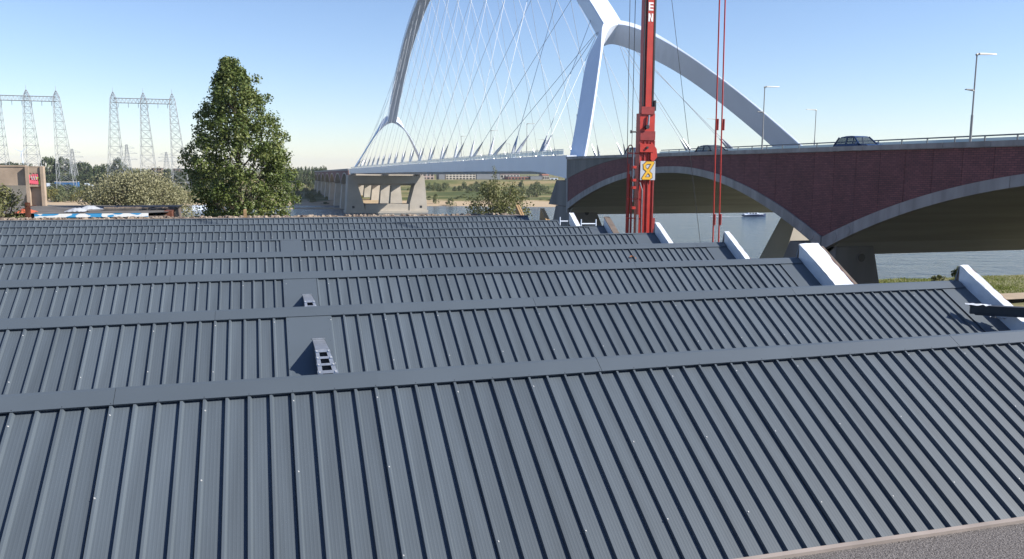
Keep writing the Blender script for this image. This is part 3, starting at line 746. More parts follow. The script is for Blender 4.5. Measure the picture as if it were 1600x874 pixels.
lamp(40, 39.3, 0.75, 0, 'tall street lamp farthest right on the bridge, arm pointing right')
lamp(40, 60.7, 0.85, 0, 'street lamp in front of the sloping right arch leg')
lamp(62, 83.4, 1.03, math.pi, 'street lamp by the foot of the right arch leg, arm pointing left', False)
k = 0
NEARL = [(40,82.5,'street lamp just right of the red crane mast'),(40,104,'street lamp standing directly behind the near arch leg'),(40,126,'first street lamp left of the near arch leg'),(40,148,'second street lamp left of the near arch leg'),(40,172,'third street lamp left of the near arch leg')]
for x, y, lb in NEARL: lamp(x, y, deck_z(y)-0.5, 0, lb, False)
for x, y, lb in [(62,106,'street lamp between the red hoist lines and the crane'),(62,130,'street lamp beside the parked-looking car left of the crane'),(62,156,'far-side street lamp glimpsed left of the crane ladder'),(62,182,'far-side street lamp behind the crossing cables near the arch leg'),(62,210,'farthest far-side street lamp behind the cables')]:
    lamp(x, y, deck_z(y)-0.5, math.pi, lb, False)
# floodlight on the near leg
o = empty('floodlight', 'small black floodlight on the near arch leg', 'floodlight', at(918,190,103.5))
MB().box(-0.05,0.05,-0.3,0.1,-0.03,0.03).build('arm', M['darksteel'], o)
MB().box(0.0,0.45,-0.35,0.1,-0.28,0.28).build('housing', M['darksteel'], o)
MB().box(0.06,0.39,-0.37,-0.352,-0.2,0.2).build('lens', M['clearlamp'], o)
# ------------------------------------------------------------------ cars
def car(name, label, loc, rz, body_m, suv=True, group=None):
    e = empty(name, label, 'car', loc, rz, group)
    L_, W = 4.5, 0.90
    H = 1.62 if suv else 1.46
    bel = 0.95 if suv else 0.88
    def ringat(x, z0, z1, w): return [(x,-w*0.92,z0),(x,w*0.92,z0),(x,w,z0+0.25),(x,w,z1-0.18),(x,w*0.9,z1),(x,-w*0.9,z1),(x,-w,z1-0.18),(x,-w,z0+0.25)]
    secs = [ringat(-2.25,0.35,0.72,0.72),ringat(-2.15,0.24,0.92,0.84),ringat(-1.6,0.20,bel+0.02,0.90),ringat(0.4,0.20,bel,0.90),ringat(1.0,0.20,bel-0.03,0.90),ringat(1.9,0.22,0.80,0.86),ringat(2.25,0.30,0.62,0.70)]
    MB().loft(secs).build('body', body_m, e, False)
    # greenhouse: roof shell with pillars
    zt = H; b0 = bel-0.06
    low = [(-2.05,0.82),(1.15,0.84)]; top = [(-1.45 if not suv else -1.6,0.62),(0.25,0.66)]
    mid = (zt-0.09)
    mb = MB()
    mb.loft([[(top[0][0]-0.12,-top[0][1],mid-0.04),(top[0][0]-0.12,top[0][1],mid-0.04),(top[0][0]-0.05,top[0][1]-0.04,mid+0.03),(top[0][0]-0.05,-top[0][1]+0.04,mid+0.03)],
             [(-0.8,-0.69,mid),(-0.8,0.69,mid),(-0.8,0.58,zt),(-0.8,-0.58,zt)],
             [(-0.2,-0.69,mid),(-0.2,0.69,mid),(-0.2,0.58,zt),(-0.2,-0.58,zt)],
             [(top[1][0]+0.1,-top[1][1],mid-0.03),(top[1][0]+0.1,top[1][1],mid-0.03),(top[1][0],top[1][1]-0.06,mid+0.045),(top[1][0],-top[1][1]+0.06,mid+0.045)]])
    mb.build('roof', body_m, e)
    for sy in (-1,1):
        for (xl, xt) in ((-2.0,-1.62),(-0.55,-0.55),(1.12,0.30)):
            MB().tube((xl,sy*0.82,b0),(xt,sy*0.67,mid),0.07,0.055,6).build('pillar', body_m, e)
        for (a0,a1,t0,t1) in ((-1.92,-0.60,-1.55,-0.60),(-0.50,1.02,-0.50,0.24)):
            MB().add([(a0,sy*0.815,b0),(a1,sy*0.815,b0),(t1,sy*0.672,mid-0.02),(t0,sy*0.672,mid-0.02)], [(0,1,2,3)]).build('side_window', M['carglass'], e)
    MB().add([(1.13,-0.78,b0),(1.13,0.78,b0),(0.33,0.62,mid-0.02),(0.33,-0.62,mid-0.02)], [(0,1,2,3)]).build('windscreen', M['carglass'], e)
    MB().add([(-2.04,-0.76,b0),(-2.04,0.76,b0),(-1.68,0.60,mid-0.03),(-1.68,-0.60,mid-0.03)], [(3,2,1,0)]).build('rear_window', M['carglass'], e)
    for sx in (-1.4,1.4):
        for sy in (-1,1):
            wv = MB().tube((sx,sy*0.70,0.33),(sx,sy*0.91,0.33),0.33,0.33,16).build('wheel', M['rubber'], e)
            MB().tube((sx,sy*0.90,0.33),(sx,sy*0.92,0.33),0.21,0.19,12).build('rim', M['galv'], wv)
    for sy in (-1,1):
        MB().box(2.08,2.2,sy*0.62-0.14,sy*0.62+0.14,0.56,0.68).build('headlight', M['clearlamp'], e)
        MB().box(-2.245,-2.15,sy*0.66-0.10,sy*0.66+0.10,0.66,0.82).build('tail_light', M['redlamp'], e)
        MB().box(0.85,0.98,sy*0.98-0.09,sy*0.98+0.09,bel-0.02,bel+0.12).build('mirror', body_m, e)
    return e
RD = 1.03
PI = math.pi
car('car', 'dark blue car on the bridge at far right, only its roof and windows showing', (41.5,50.7,RD+0.10), -PI/2, M['dblue'], False).scale = (0.86,0.95,1.0)
car('car', 'dark car on the bridge between the crane and the red hoist lines', (41.5,71.2,RD-0.02), -PI/2, M['carblack'], False)
car('car', 'dark car on the bridge just left of the red crane', (41.5,88.0,RD-0.02), -PI/2, M['dblue'], True)
car('car', 'dark car cut by the right picture edge, parked below the grassy bank', (73.2,57.0,-11.75), 0.1, M['carblack'], True)

# ------------------------------------------------------------------ red crane
CRX, CRY = 19.76, 41.5
cr = empty('crane', 'tall red crane mast rising beside the hall with a yellow emblem plate', 'crane', (CRX,CRY,-12))
CP = Vector((CRX,CRY,-12))
def CB(mb, n, m, par=None):
    o = mb.build(n, m, par or cr)
    if par is None: o.location = -CP
    return o
CB(MB().box(19.42,20.30,41.02,41.5,-11,3.05), 'mast', M['red'])
lowm = MB()
for x0, x1, y in ((19.40,19.46,40.97),(19.68,19.73,40.96),(19.92,19.97,40.96),(20.24,20.32,40.97)): lowm.box(x0,x1,y,41.018,-11,1.6)
CB(lowm, 'stiffener', M['darkred'])
up = CB(MB().box(19.56,20.20,41.10,41.5,3.06,32), 'boom_section', M['red'])
MB().box(19.545,19.59,41.02,41.098,3.06,32).build('edge_channel', M['darksteel'], up)
MB().box(19.66,19.71,41.06,41.098,3.06,32).build('groove_strip', M['darksteel'], up)
MB().box(19.72,20.06,41.03,41.098,3.06,32).build('face_plate', M['red'], up)
MB().box(20.12,20.21,41.05,41.098,3.06,32).build('edge_channel', M['darksteel'], up)
MB().box(20.205,20.24,41.2,41.4,2.6,32).build('hose', M['darksteel'], up)
CB(MB().box(19.46,20.24,40.95,41.02,3.0,3.40), 'collar', M['darkred'])
CB(MB().box(19.42,20.30,40.93,41.018,1.62,2.1), 'collar', M['darkred'])
CB(MB().box(19.40,20.20,40.88,41.015,0.98,1.42), 'collar', M['red'])
CB(MB().prism_y([(20.12,1.5),(20.40,1.15),(20.44,0.72),(20.18,0.45),(20.05,0.6),(20.05,1.5)], 40.90, 41.015), 'gusset', M['red'])
for x, z, r in ((19.78,2.32,0.11),(19.80,1.22,0.07)):
    CB(MB().tube((x,40.80,z),(x,41.0,z),r,r,12), 'pin', M['darksteel'])
CB(MB().box(20.24,20.34,41.0,41.2,3.2,3.75), 'camera_box', M['darksteel'])
CB(MB().tube((18.95,41.1,2.06),(19.26,41.1,2.06),0.05,0.05,6).tube((18.95,41.1,1.98),(18.95,41.1,2.14),0.06,0.06,6), 'side_arm', M['darksteel'])
# wear on face: hydraulic cylinder rod
CB(MB().tube((19.9,40.93,2.95),(19.86,40.93,2.4),0.05,0.06,6), 'cylinder_rod', M['galv'])
# number plate
sg = CB(MB().box(19.44,20.32,40.86,40.90,-0.52,0.50), 'number_plate', M['signgrey'])
EM = [(0.86,0.93),(0.42,0.93),(0.24,0.80),(0.26,0.64),(0.50,0.47),(0.72,0.30),(0.74,0.16),(0.62,0.09),(0.16,0.09),(0.30,0.26),(0.50,0.47),(0.66,0.66),(0.86,0.93)]
def stroke(pts, wv, y):
    mb = MB()
    for a, b in zip(pts[:-1], pts[1:]):
        a = Vector((19.47+0.82*a[0],0,-0.52+1.0*a[1])); b = Vector((19.47+0.82*b[0],0,-0.52+1.0*b[1]))
        d = (b-a).normalized(); n = Vector((-d.z,0,d.x))*wv/2; e_ = d*wv*0.35
        a -= e_; b += e_
        mb.prism_y([((a-n).x,(a-n).z),((b-n).x,(b-n).z),((b+n).x,(b+n).z),((a+n).x,(a+n).z)], y+rnd.uniform(0,0.0015), y+0.004)
    return mb
stroke(EM, 0.19, 40.850).build('emblem_outline', M['brown'], sg)
stroke(EM, 0.125, 40.842).build('emblem', M['yellow'], sg)
# lettering on the boom (white capitals, one above another)
def letter(ch, z0):
    x0, x1, h = 19.75, 20.02, 0.42; t = 0.085; y0, y1 = 41.02, 41.028
    mb = MB()
    if ch == 'E':
        mb.box(x0,x0+t,y0,y1,z0,z0+h)
        for zz in (z0, z0+h/2-t/2, z0+h-t): mb.box(x0+t,x1,y0,y1,zz,zz+t)
    else:
        mb.box(x0,x0+t,y0,y1,z0,z0+h); mb.box(x1-t,x1,y0,y1,z0,z0+h)
        mb.prism_y([(x0+t,z0+h-0.14),(x0+t,z0+h),(x1-t,z0+0.14),(x1-t,z0)], y0, y1)
    mb.build('letter', M['letter'], up)
letter('N', 8.02-0.17); letter('E', 8.52-0.10); letter('E', 9.02)
# pipes and cage on the left of the mast
pz = MB().path([(18.87,41.3,-11),(18.87,41.3,1.15),(18.93,41.3,1.32),(19.02,41.3,1.36),(19.11,41.3,1.32),(19.16,41.3,1.15),(19.16,41.3,-1.6)], 0.03, 6)
CB(pz, 'ladder_hoop', M['darkred'])
CB(MB().tube((19.0,41.4,-11),(19.0,41.4,-0.2),0.09,0.09,8).tube((19.0,41.4,-0.2),(19.0,41.4,0.35),0.04,0.04,6), 'ram', M['red'])
CB(MB().tube((19.10,41.2,-11),(19.10,41.2,-0.9),0.06,0.06,8), 'ram', M['darkred'])
CB(MB().tube((19.16,41.15,-1.7),(19.16,41.15,1.0),0.035,0.035,6), 'hose', M['galv'])
for z in (0.92,-1.55,-2.6):
    CB(MB().tube((18.87,41.25,z),(19.6,41.0,z),0.035,0.035,6), 'rung', M['red'])
for z in (-0.6,-1.0,0.1,-2.1):
    CB(MB().box(19.06,19.26,40.95,41.2,z,z+0.14), 'clamp', M['red'])
CB(MB().path([(19.45,40.93,-0.65),(19.62,40.93,-1.1),(19.62,40.93,-3.4)], 0.03, 6), 'hose', M['galv'])
CB(MB().box(19.30,19.42,40.9,41.0,-3.6,-2.4), 'panel', M['galv'])
CB(MB().box(20.30,20.46,41.0,41.2,-3.2,-2.6).tube((20.40,41.1,-3.8),(20.40,41.1,-3.2),0.08,0.08,8), 'valve_block', M['darkred'])
# undercarriage on the ground, hidden by the hall
uc = CB(MB().box(17.6,22.0,39.9,43.2,-11.4,-10.4), 'chassis', M['red'])
for x in (18.2,21.4): MB().box(x-0.45,x+0.45,38.8,44.4,-12,-11.1).build('track', M['rubber'], uc)
# wires beside the boom
for x0, x1, nm in ((18.84,18.62,'hoist'),(19.10,19.08,'hoist')):
    CB(MB().tube((x0,41.3,1.1),(x1,41.3,32),0.018,0.018,5), 'hoist_wire', M['darksteel'])
# red hoist lines with hooks, hanging in front of the water
for (xa, xb, lb) in ((19.26,19.44,'left of two red hoist lines hanging right of the crane'),(19.51,19.74,'right of two red hoist lines hanging right of the crane')):
    e = empty('hoist_line', lb, 'hoist line', (xb,33,-6), 0, 'two red hoist lines')
    MB().tube((0,0,0),(xa-xb-0.25,0,34),0.032,0.032,6).build('rope', M['red'], e)
    MB().tube((0,0,3.55),(0.0,0,4.05),0.06,0.065,8).build('shackle', M['darkred'], e)
    MB().tube((-0.02,0,7.8),(-0.02,0,8.3),0.05,0.05,8).build('sleeve', M['darkred'], e)
e = empty('guide_wire', 'thin dark slanting wire between crane and red hoist lines', 'wire', (18.9,33,-4))
MB().tube((0,0,0),(-6.2,0,36),0.011,0.011,5).build('strand', M['darksteel'], e)

# ------------------------------------------------------------------ trees and shrubs
def leaf_mesh(name, centres, n_per, rad, size, m, seed=1, shell=0.35):
    """leaf quads scattered round clump centres: (pos, radius)"""
    r = random.Random(seed); vs = []; fs = []; col = []
    for c, cr_ in centres:
        cv = r.random()
        for _ in range(n_per):
            d = Vector((r.gauss(0,1), r.gauss(0,1), r.gauss(0,1))).normalized()
            p = c + d*(cr_*(shell+(1-shell)*r.random()**0.6))
            nn = (d*0.7+Vector((r.gauss(0,1), r.gauss(0,1), r.gauss(0.5,1)))*0.6).normalized()
            t = nn.orthogonal().normalized(); t.rotate(Matrix.Rotation(r.uniform(0,6.28), 3, nn)); b = nn.cross(t)
            s = size*r.uniform(0.6,1.25)
            o = len(vs)
            vs += [p-t*s*0.5, p+b*s*0.38, p+t*s*0.6, p-b*s*0.38]; fs.append((o,o+1,o+2,o+3))
            col.append(min(1, max(0, 0.45*cv+0.55*r.random())))
    me = bpy.data.meshes.new(name); me.from_pydata(vs, [], fs); me.materials.append(m)
    at_ = me.attributes.new('leafvar', 'FLOAT', 'FACE'); at_.data.foreach_set('value', col)
    me.update(); return me
def limb(mb, a, b, r0, r1, n=7, seg=4, wob=0.25, r=rnd):
    pts = [Vector(a).lerp(Vector(b), k/seg)+(Vector((r.uniform(-wob,wob),r.uniform(-wob,wob),0)) if 0 < k < seg else Vector((0,0,0))) for k in range(seg+1)]
    for k in range(seg): mb.tube(pts[k], pts[k+1], r0+(r1-r0)*k/seg, r0+(r1-r0)*(k+1)/seg, n)
    return pts
# the poplar: silhouette read as half-widths over height
def poplar():
    r = random.Random(11)
    base = Vector((-2.12,75,-12))*0.853; Hh = 21.0
    e = empty('poplar_tree', 'large dark green poplar standing alone behind the roof', 'tree', base)
    prof = [(0.16,2.2,2.6),(0.30,2.8,3.8),(0.44,3.5,4.4),(0.567,4.4,4.6),(0.64,4.0,4.0),(0.70,3.5,3.6),(0.78,2.9,3.0),(0.867,2.1,2.1),(0.93,1.25,1.3),(0.97,0.55,0.8),(1.0,0.15,0.15)]
    def hw(t, right):
        k = 2 if right else 1
        if t <= prof[0][0]: return prof[0][k]
        for a, b in zip(prof[:-1], prof[1:]):
            if t <= b[0]: return a[k]+(b[k]-a[k])*(t-a[0])/(b[0]-a[0])
        return 0.1
    e.scale = (0.853,)*3
    tb = MB(); tb.tube((0,0,-2.3),(0,0,0.02),0.50,0.42,10); limb(tb, (0,0,0), (-0.2,0,Hh*0.93), 0.42, 0.06, 10, 8, 0.12, r)
    cl = []
    for k in range(640):
        t = 0.18+0.82*(r.random()**1.05)
        ang = r.uniform(0, 2*math.pi); c_ = math.cos(ang)
        R_ = hw(t, c_ > 0); 
        rr = R_*(0.25+0.75*r.random()**0.42)
        p = Vector((rr*c_-0.1-(0.7*max(0,t-0.85)/0.15), rr*math.sin(ang)*0.95, t*Hh + r.uniform(-0.4,0.4)))
        cl.append((p, r.uniform(0.45,0.95)*(0.7 if t > 0.88 else 1)))
        if k < 60: limb(tb, (-0.1,0,max(1.5,p.z-R_*1.1-0.6)), p, 0.09, 0.02, 5, 3, 0.15, r)
    for q_ in range(7): cl.append((Vector((-1.05+0.02*q_, 0, Hh*(0.93+0.012*q_))), 0.42-0.03*q_)); cl.append((Vector((0.55, 0.1, Hh*(0.90+0.010*q_))), 0.42-0.03*q_))
    for t, sgn in ((0.60,-1),(0.63,-1),(0.50,1),(0.70,1),(0.78,-1),(0.86,1),(0.935,1),(0.44,1)):
        R_ = hw(t, sgn > 0); cl.append((Vector((sgn*(R_+0.35), r.uniform(-1,1), t*Hh)), 0.5))
    tb.build('trunk', M['bark'], e)
    link('crown', leaf_mesh('crown', cl, 84, 1, 0.215, M['poplar'], 5, 0.15), e)
poplar()
def shrub(name, label, cat, loc, w_, h_, m, nclump, nleaf, lsize, seed, group=None, arch=0.0, trunk=0.08):
    r = random.Random(seed); e = empty(name, label, cat, loc, 0, group)
    cl = []; tb = MB()
    for k in range(nclump):
        a = r.uniform(0, 6.283); q = r.random()**0.5; t = r.random()
        R_ = w_/2*math.sqrt(max(0.05, 1-(max(0,t-0.35)/0.68)**2))
        p = Vector((R_*q*math.cos(a), R_*q*math.sin(a), h_*(0.12+0.88*t)))
        cl.append((p, r.uniform(0.05,0.10)*(w_+h_)))
        if k % 3 == 0: limb(tb, (r.uniform(-.3,.3), r.uniform(-.3,.3), 0), p, trunk, trunk*0.25, 5, 3, 0.12, r)
    tb.build('stem', M['bark'], e)
    link('foliage', leaf_mesh('foliage', cl, nleaf, 1, lsize, m, seed), e)
    return e
shrub('willow_shrub', 'silvery green willow shrub behind the old shed roof', 'shrub', at(218,335,81)+Vector((0,0,-1.6)), 9.4, 4.9, M['willow'], 330, 90, 0.16, 21)
shrub('leafy_shrub', 'green and straw coloured bush poking up behind the roof before the far bank', 'shrub', at(779,345,62)+Vector((0,0,-1.2)), 4.9, 4.0, M['shrubleaf'], 120, 60, 0.15, 22)
def sprig():
    e = empty('sapling', 'thin leafy sapling tip rising above the bush before the far bank', 'sapling', at(773,300,62))
    tb = MB(); limb(tb, (0.3,0,-3.2), (-0.1,0,1.9), 0.04, 0.012, 5, 6, 0.06); tb.build('stem', M['bark'], e)
    cl = [(Vector((0.05*math.sin(k*2.1), 0.1*math.cos(k), 0.1+k*0.22)), 0.20) for k in range(9)]
    link('foliage', leaf_mesh('foliage', cl, 16, 1, 0.13, M['shrubleaf'], 3), e)
sprig()
shrub('leafy_shrub', 'dark green bush at the left edge in front of the graffiti wall', 'shrub', at(2,345,58)+Vector((-0.5,0,-0.9)), 3.9, 3.0, M['shrubleaf'], 90, 60, 0.14, 23)
shrub('leafy_shrub', 'small dark bush behind the nearest foil-wrapped gable', 'shrub', at(1502,440,66)+Vector((0,0,-0.6)), 2.2, 2.0, M['poplar'], 40, 50, 0.16, 24)
shrub('leafy_shrub', 'low weed clump on the bank right of the bush', 'shrub', at(1468,437,70)+Vector((0,0,-0.4)), 1.6, 0.8, M['shrubleaf'], 16, 40, 0.14, 25)

# far trees and shrubs, from a few shared prototypes
def proto_tree(seed, kind):
    r = random.Random(seed); cl = []
    for k in range(46):
        a = r.uniform(0,6.283); t = r.random()
        R_ = 4.6*math.sqrt(max(0.04, 1-((t-0.42)/0.62)**2))*(0.35+0.65*r.random()**0.5)
        cl.append((Vector((R_*math.cos(a), R_*math.sin(a), 1.5+8.5*t)), r.uniform(0.9,1.7)))
    crown = leaf_mesh('crown', cl, 34, 1, 0.85, M['fartree'], seed)
    tb = MB(); limb(tb, (0,0,0), (0,0,7), 0.4, 0.1, 6, 4, 0.2, r); trunk = tb.mesh('trunk', M['bark'])
    return crown, trunk
def proto_shrub(seed, m):
    r = random.Random(seed); cl = []
    for k in range(22):
        a = r.uniform(0,6.283); t = r.random(); R_ = 1.0*math.sqrt(max(0.05,1-t*t))*r.random()**0.5
        cl.append((Vector((R_*math.cos(a), R_*math.sin(a), 0.1+0.9*t)), r.uniform(0.2,0.36)))
    tb = MB()
    for k in range(4): limb(tb, (0,0,0), (r.uniform(-.4,.4), r.uniform(-.4,.4), 0.6), 0.04, 0.015, 4, 2, 0.05, r)
    return leaf_mesh('foliage', cl, 26, 1, 0.17, m, seed), tb.mesh('stem', M['bark'])
TP = [proto_tree(100+k, k) for k in range(5)]
SPR = [proto_shrub(200+k, M['farshrub']) for k in range(3)]+[proto_shrub(220+k, M['goldshrub']) for k in range(2)]
def ftree(px, ytop, Y, wpx, label, group):
    b = at(px, 280, Y); zb = far_z(b.x, Y); top = at(px, ytop, Y).z
    e = empty('far_tree', label, 'tree', (b.x, Y, zb), rnd.uniform(0,6.28), group)
    s = (top-zb)/10.6; d = (Vector((b.x,Y,0))).dot(cF); sw = wpx*d/F_PX/9.8
    e.scale = (sw, sw, s)
    c, t = rnd.choice(TP); link('crown', c, e); link('trunk', t, e)
G1 = 'trees of the wood behind the pylons'
for px, yt, w_ in [(2,256,34),(18,254,30),(33,255,26),(47,258,22),(60,262,20)]:
    ftree(px, yt, 820+rnd.uniform(-30,30), w_, 'rounded dark tree in the wood above the graffiti wall', G1)
for px, yt, w_, lb in [(78,246,30,'tall dark rounded tree left of the right-hand pylon leg'),(101,246,28,'tall dark rounded tree behind the pylon leg'),(186,248,26,'rounded tree inside the base of the second pylon portal')]:
    ftree(px, yt, 760, w_, lb, G1)
for px in range(116, 176, 10):
    ftree(px, 255+rnd.uniform(-2,4), 800+rnd.uniform(-40,40), 19, 'mid-height dark tree in the wood between the two pylon portals', G1)
for px, yt in [(203,262),(214,266),(226,270),(262,264),(276,268),(290,270)]:
    ftree(px, yt, 820, 18, 'lower tree at the right end of the wood by the brown far building', G1)
for px in range(66, 215, 9):
    ftree(px, 272+rnd.uniform(-3,4), 700+rnd.uniform(-25,15), 15, 'low paler tree in front of the dark wood', 'low trees along the foot of the wood')
G2 = 'trees at the far end of the viaduct'
for px in list(range(444, 512, 7)):
    ftree(px, 262+rnd.uniform(-1.5,3), 700+rnd.uniform(-60,60), 12, 'dark tree left of the far brick viaduct', G2)
for px in range(280, 350, 9): ftree(px, 268+rnd.uniform(-2,3), 720+rnd.uniform(-30,30), 15, 'tree in the wood glimpsed round the poplar', G1)
def fshrub(px, py, wpx, hpx, label, group, gold=False, name='far_shrub'):
    # stands on the far bank where the pixel row meets the ground
    d = cF + cR*((px-800)/F_PX) - cU*((py-437)/F_PX); t = 380.0
    while t < 1500:
        p = d*t
        if p.z <= far_z(p.x, p.y)+0.05: break
        t += 4
    s = t/F_PX
    e = empty(name, label, 'shrub', (p.x, p.y, far_z(p.x,p.y)-0.1), rnd.uniform(0,6.28), group)
    e.scale = (wpx*s/2.2, wpx*s/2.2, hpx*s/1.2)
    c, tt = SPR[rnd.randrange(3,5) if gold else rnd.randrange(0,3)]
    link('foliage', c, e); link('stem', tt, e)
GS = 'shrubs on the far floodplain'
for (x0, x1, y0, y1, n, wr, hr, gold, lb) in [
    (66,140,304,318,26,(14,22),(10,18),True,'yellowing green shrub on the far bank right of the graffiti wall'),
    (66,300,296,304,26,(14,22),(9,14),False,'grey-green shrub below the blue containers'),
    (235,300,300,320,12,(14,24),(14,24),True,'dark olive shrub between willow and poplar'),
    (448,486,298,312,14,(10,16),(6,10),False,'pale green shrub left of the bridge shadow'),
    (486,545,294,320,24,(8,16),(3,7),False,'low shrub in the shadow of the far viaduct'),
    (668,760,293,300,30,(9,16),(7,12),False,'grey-green willow scrub right of the river pier'),
    (668,870,298,315,34,(6,14),(2,5),False,'small low bush on the floodplain right of the river pier'),
    (795,868,294,310,22,(9,18),(7,13),False,'olive bush between the leafy bush and the near pier'),
    (560,640,296,310,8,(6,12),(4,7),False,'bush seen through the river pier opening')]:
    for k in range(n):
        fshrub(rnd.uniform(x0,x1), rnd.uniform(y0,y1), rnd.uniform(*wr), rnd.uniform(*hr), lb, GS, gold and rnd.random() < 0.75)
fshrub(704, 321, 17, 13, 'round dark green bush on the sand right of the river pier', None)
fshrub(838, 308, 16, 22, 'taller round grey-green tree-like bush left of the near pier', None)
fshrub(681, 318, 14, 16, 'bush at the right edge of the river pier', None)
# grass on the right bank
r = random.Random(77); gm_v = []; gm_f = []; gcol = []
for k in range(40000):
    X = r.uniform(48,112); Y = r.uniform(62,77); 
    if Y > near_edge(X)+2: continue
    h = r.uniform(0.06,0.26)*(1+1.6*max(0, nz(X,Y,0.25))); a = r.uniform(0,3.14); wv = r.uniform(0.03,0.08)
    z = -12+0.25*nz(X,Y,0.12)-0.05 - (max(0,Y-near_edge(X))*0.5)
    o = len(gm_v); gm_v += [(X-wv*math.cos(a),Y-wv*math.sin(a),z),(X+wv*math.cos(a),Y+wv*math.sin(a),z),(X+r.uniform(-.12,.12),Y+r.uniform(-.12,.12),z+h)]
    gm_f.append((o,o+1,o+2)); gcol.append(min(1,max(0,0.5+0.5*nz(X,Y,0.3)+r.uniform(-.3,.3))))
me = bpy.data.meshes.new('bank_grass'); me.from_pydata(gm_v, [], gm_f); me.materials.append(M['grassblade'])
a_ = me.attributes.new('leafvar','FLOAT','FACE'); a_.data.foreach_set('value', gcol); me.update()
o = link('bank_grass', me); stuff(o); tag(o, 'rough green and straw coloured grass on the right bank', 'grass')

# ------------------------------------------------------------------ pylons and turbine
def lattice(mb, base, top, wb, wt, n, r):
    base = Vector(base); top = Vector(top)
    lev = []
    for k in range(n+1):
        t = 1-(1-k/n)**1.25
        c = base.lerp(top, t); wv = (wb+(wt-wb)*t)/2
        lev.append([c+Vector((sx*wv, sy*wv, 0)) for sx, sy in ((-1,-1),(1,-1),(1,1),(-1,1))])
    for k in range(n):
        for q in range(4):
            mb.tube(lev[k][q], lev[k+1][q], r*1.5, r*1.5, 4)
            q2 = (q+1) % 4
            mb.tube(lev[k][q], lev[k+1][q2], r, r, 3); mb.tube(lev[k][q2], lev[k+1][q], r, r, 3)
            mb.tube(lev[k+1][q], lev[k+1][q2], r, r, 3)
def portal(tops, label, Y=600):
    zb = far_z(tops[1], Y)+0.5
    e = empty('portal_pylon', label, 'pylon', (tops[1],Y,zb), 0, 'portal pylons on the far bank')
    cx = tops[1]
    for k, x in enumerate(tops):
        mb = MB(); bx = (x-cx)*1.0 + (k-1)*2.0
        lattice(mb, (bx+1.2,0,0), (x-cx,0,61), 10.5, 3.4, 12, 0.09)
        lattice(mb, (x-cx,0,61), (x-cx,0,65.0), 3.4, 0.6, 2, 0.10)
        mb.tube((x-cx,0,65),(x-cx,0,68.0),0.15,0.1,4)
        t = mb.build('tower', M['towersteel'], e)
    mb = MB(); xa, xb = tops[0]-cx, tops[-1]-cx; n = 16
    for z in (58.2,61.2):
        for y in (-1.3,1.3): mb.tube((xa,y,z),(xb,y,z),0.16,0.16,4)
    for k in range(n):
        a = xa+(xb-xa)*k/n; b = xa+(xb-xa)*(k+1)/n
        for y in (-1.3,1.3): mb.tube((a,y,58.2),((a+b)/2,y,61.2),0.10,0.10,3); mb.tube(((a+b)/2,y,61.2),(b,y,58.2),0.10,0.10,3)
        mb.tube((a,-1.3,58.2),(b,1.3,58.2),0.12,0.12,3)
    mb.build('cross_beam', M['towersteel'], e)
    for k in range(6):
        x = xa+(xb-xa)*(k+0.5)/6
        MB().tube((x,0,58.2),(x,0,55.2),0.16,0.16,5).build('insulator', M['towersteel'], e)
portal([-162,-145,-128], 'left of two large three-legged lattice pylon portals', 600)
portal([-94.5,-76.3,-58.5], 'right of two large three-legged lattice pylon portals, next to the poplar', 600)
def small_pylon(px, ytop, Y, lb):
    b = at(px, 285, Y); zb = far_z(b.x, Y); h = at(px,ytop,Y).z-zb
    e = empty('lattice_pylon', lb, 'pylon', (b.x,Y,zb), 0.5, 'smaller lattice pylons in the background')
    mb = MB(); lattice(mb, (0,0,0),(0,0,h), 7, 1.0, 9, 0.10); mb.build('tower', M['towersteel'], e)
    for f in (0.66,0.80,0.92):
        mb = MB(); L_ = 8 if f < 0.9 else 6
        mb.tube((-L_,0,h*f),(L_,0,h*f),0.16,0.16,4); mb.tube((-L_,0,h*f),(0,0,h*f+2.2),0.13,0.13,3); mb.tube((L_,0,h*f),(0,0,h*f+2.2),0.13,0.13,3)
        mb.build('cross_arm', M['towersteel'], e)
small_pylon(116, 233, 720, 'small lattice pylon just right of the left portal')
small_pylon(201, 226, 720, 'small lattice pylon between the legs of the right portal')
small_pylon(262, 238, 860, 'small distant lattice pylon beside the poplar')
tb_ = at(36, 262, 2600); hub = at(36.3, 237, 2600)
e = empty('wind_turbine', 'small white wind turbine above the graffiti wall', 'wind turbine', (tb_.x,2600,-11))
hz = hub.z+11
MB().tube((0,0,0),(0,0,hz),2.2,1.3,10).build('tower', M['white'], e)
MB().box(-1.5,1.5,-3,4,hz-1.4,hz+1.4).build('nacelle', M['white'], e)
for a in (0.65, 2.75, 4.45):
    d = Vector((math.cos(a),0,math.sin(a))); n = Vector((-d.z,0,d.x)); L_ = 21
    c = Vector((0,-3.4,hz))
    MB().loft([[c-n*0.9+Vector((0,0.3,0)),c+n*0.9+Vector((0,0.3,0)),c+n*0.9-Vector((0,0.3,0)),c-n*0.9-Vector((0,0.3,0))],
               [c+d*5-n*0.6+Vector((0,0.2,0)),c+d*5+n*1.6+Vector((0,0.2,0)),c+d*5+n*1.6-Vector((0,0.2,0)),c+d*5-n*0.6-Vector((0,0.2,0))],
               [c+d*L_-n*0.3+Vector((0,0.1,0)),c+d*L_+n*0.3+Vector((0,0.1,0)),c+d*L_+n*0.3-Vector((0,0.1,0)),c+d*L_-n*0.3-Vector((0,0.1,0))]]).build('blade', M['white'], e)

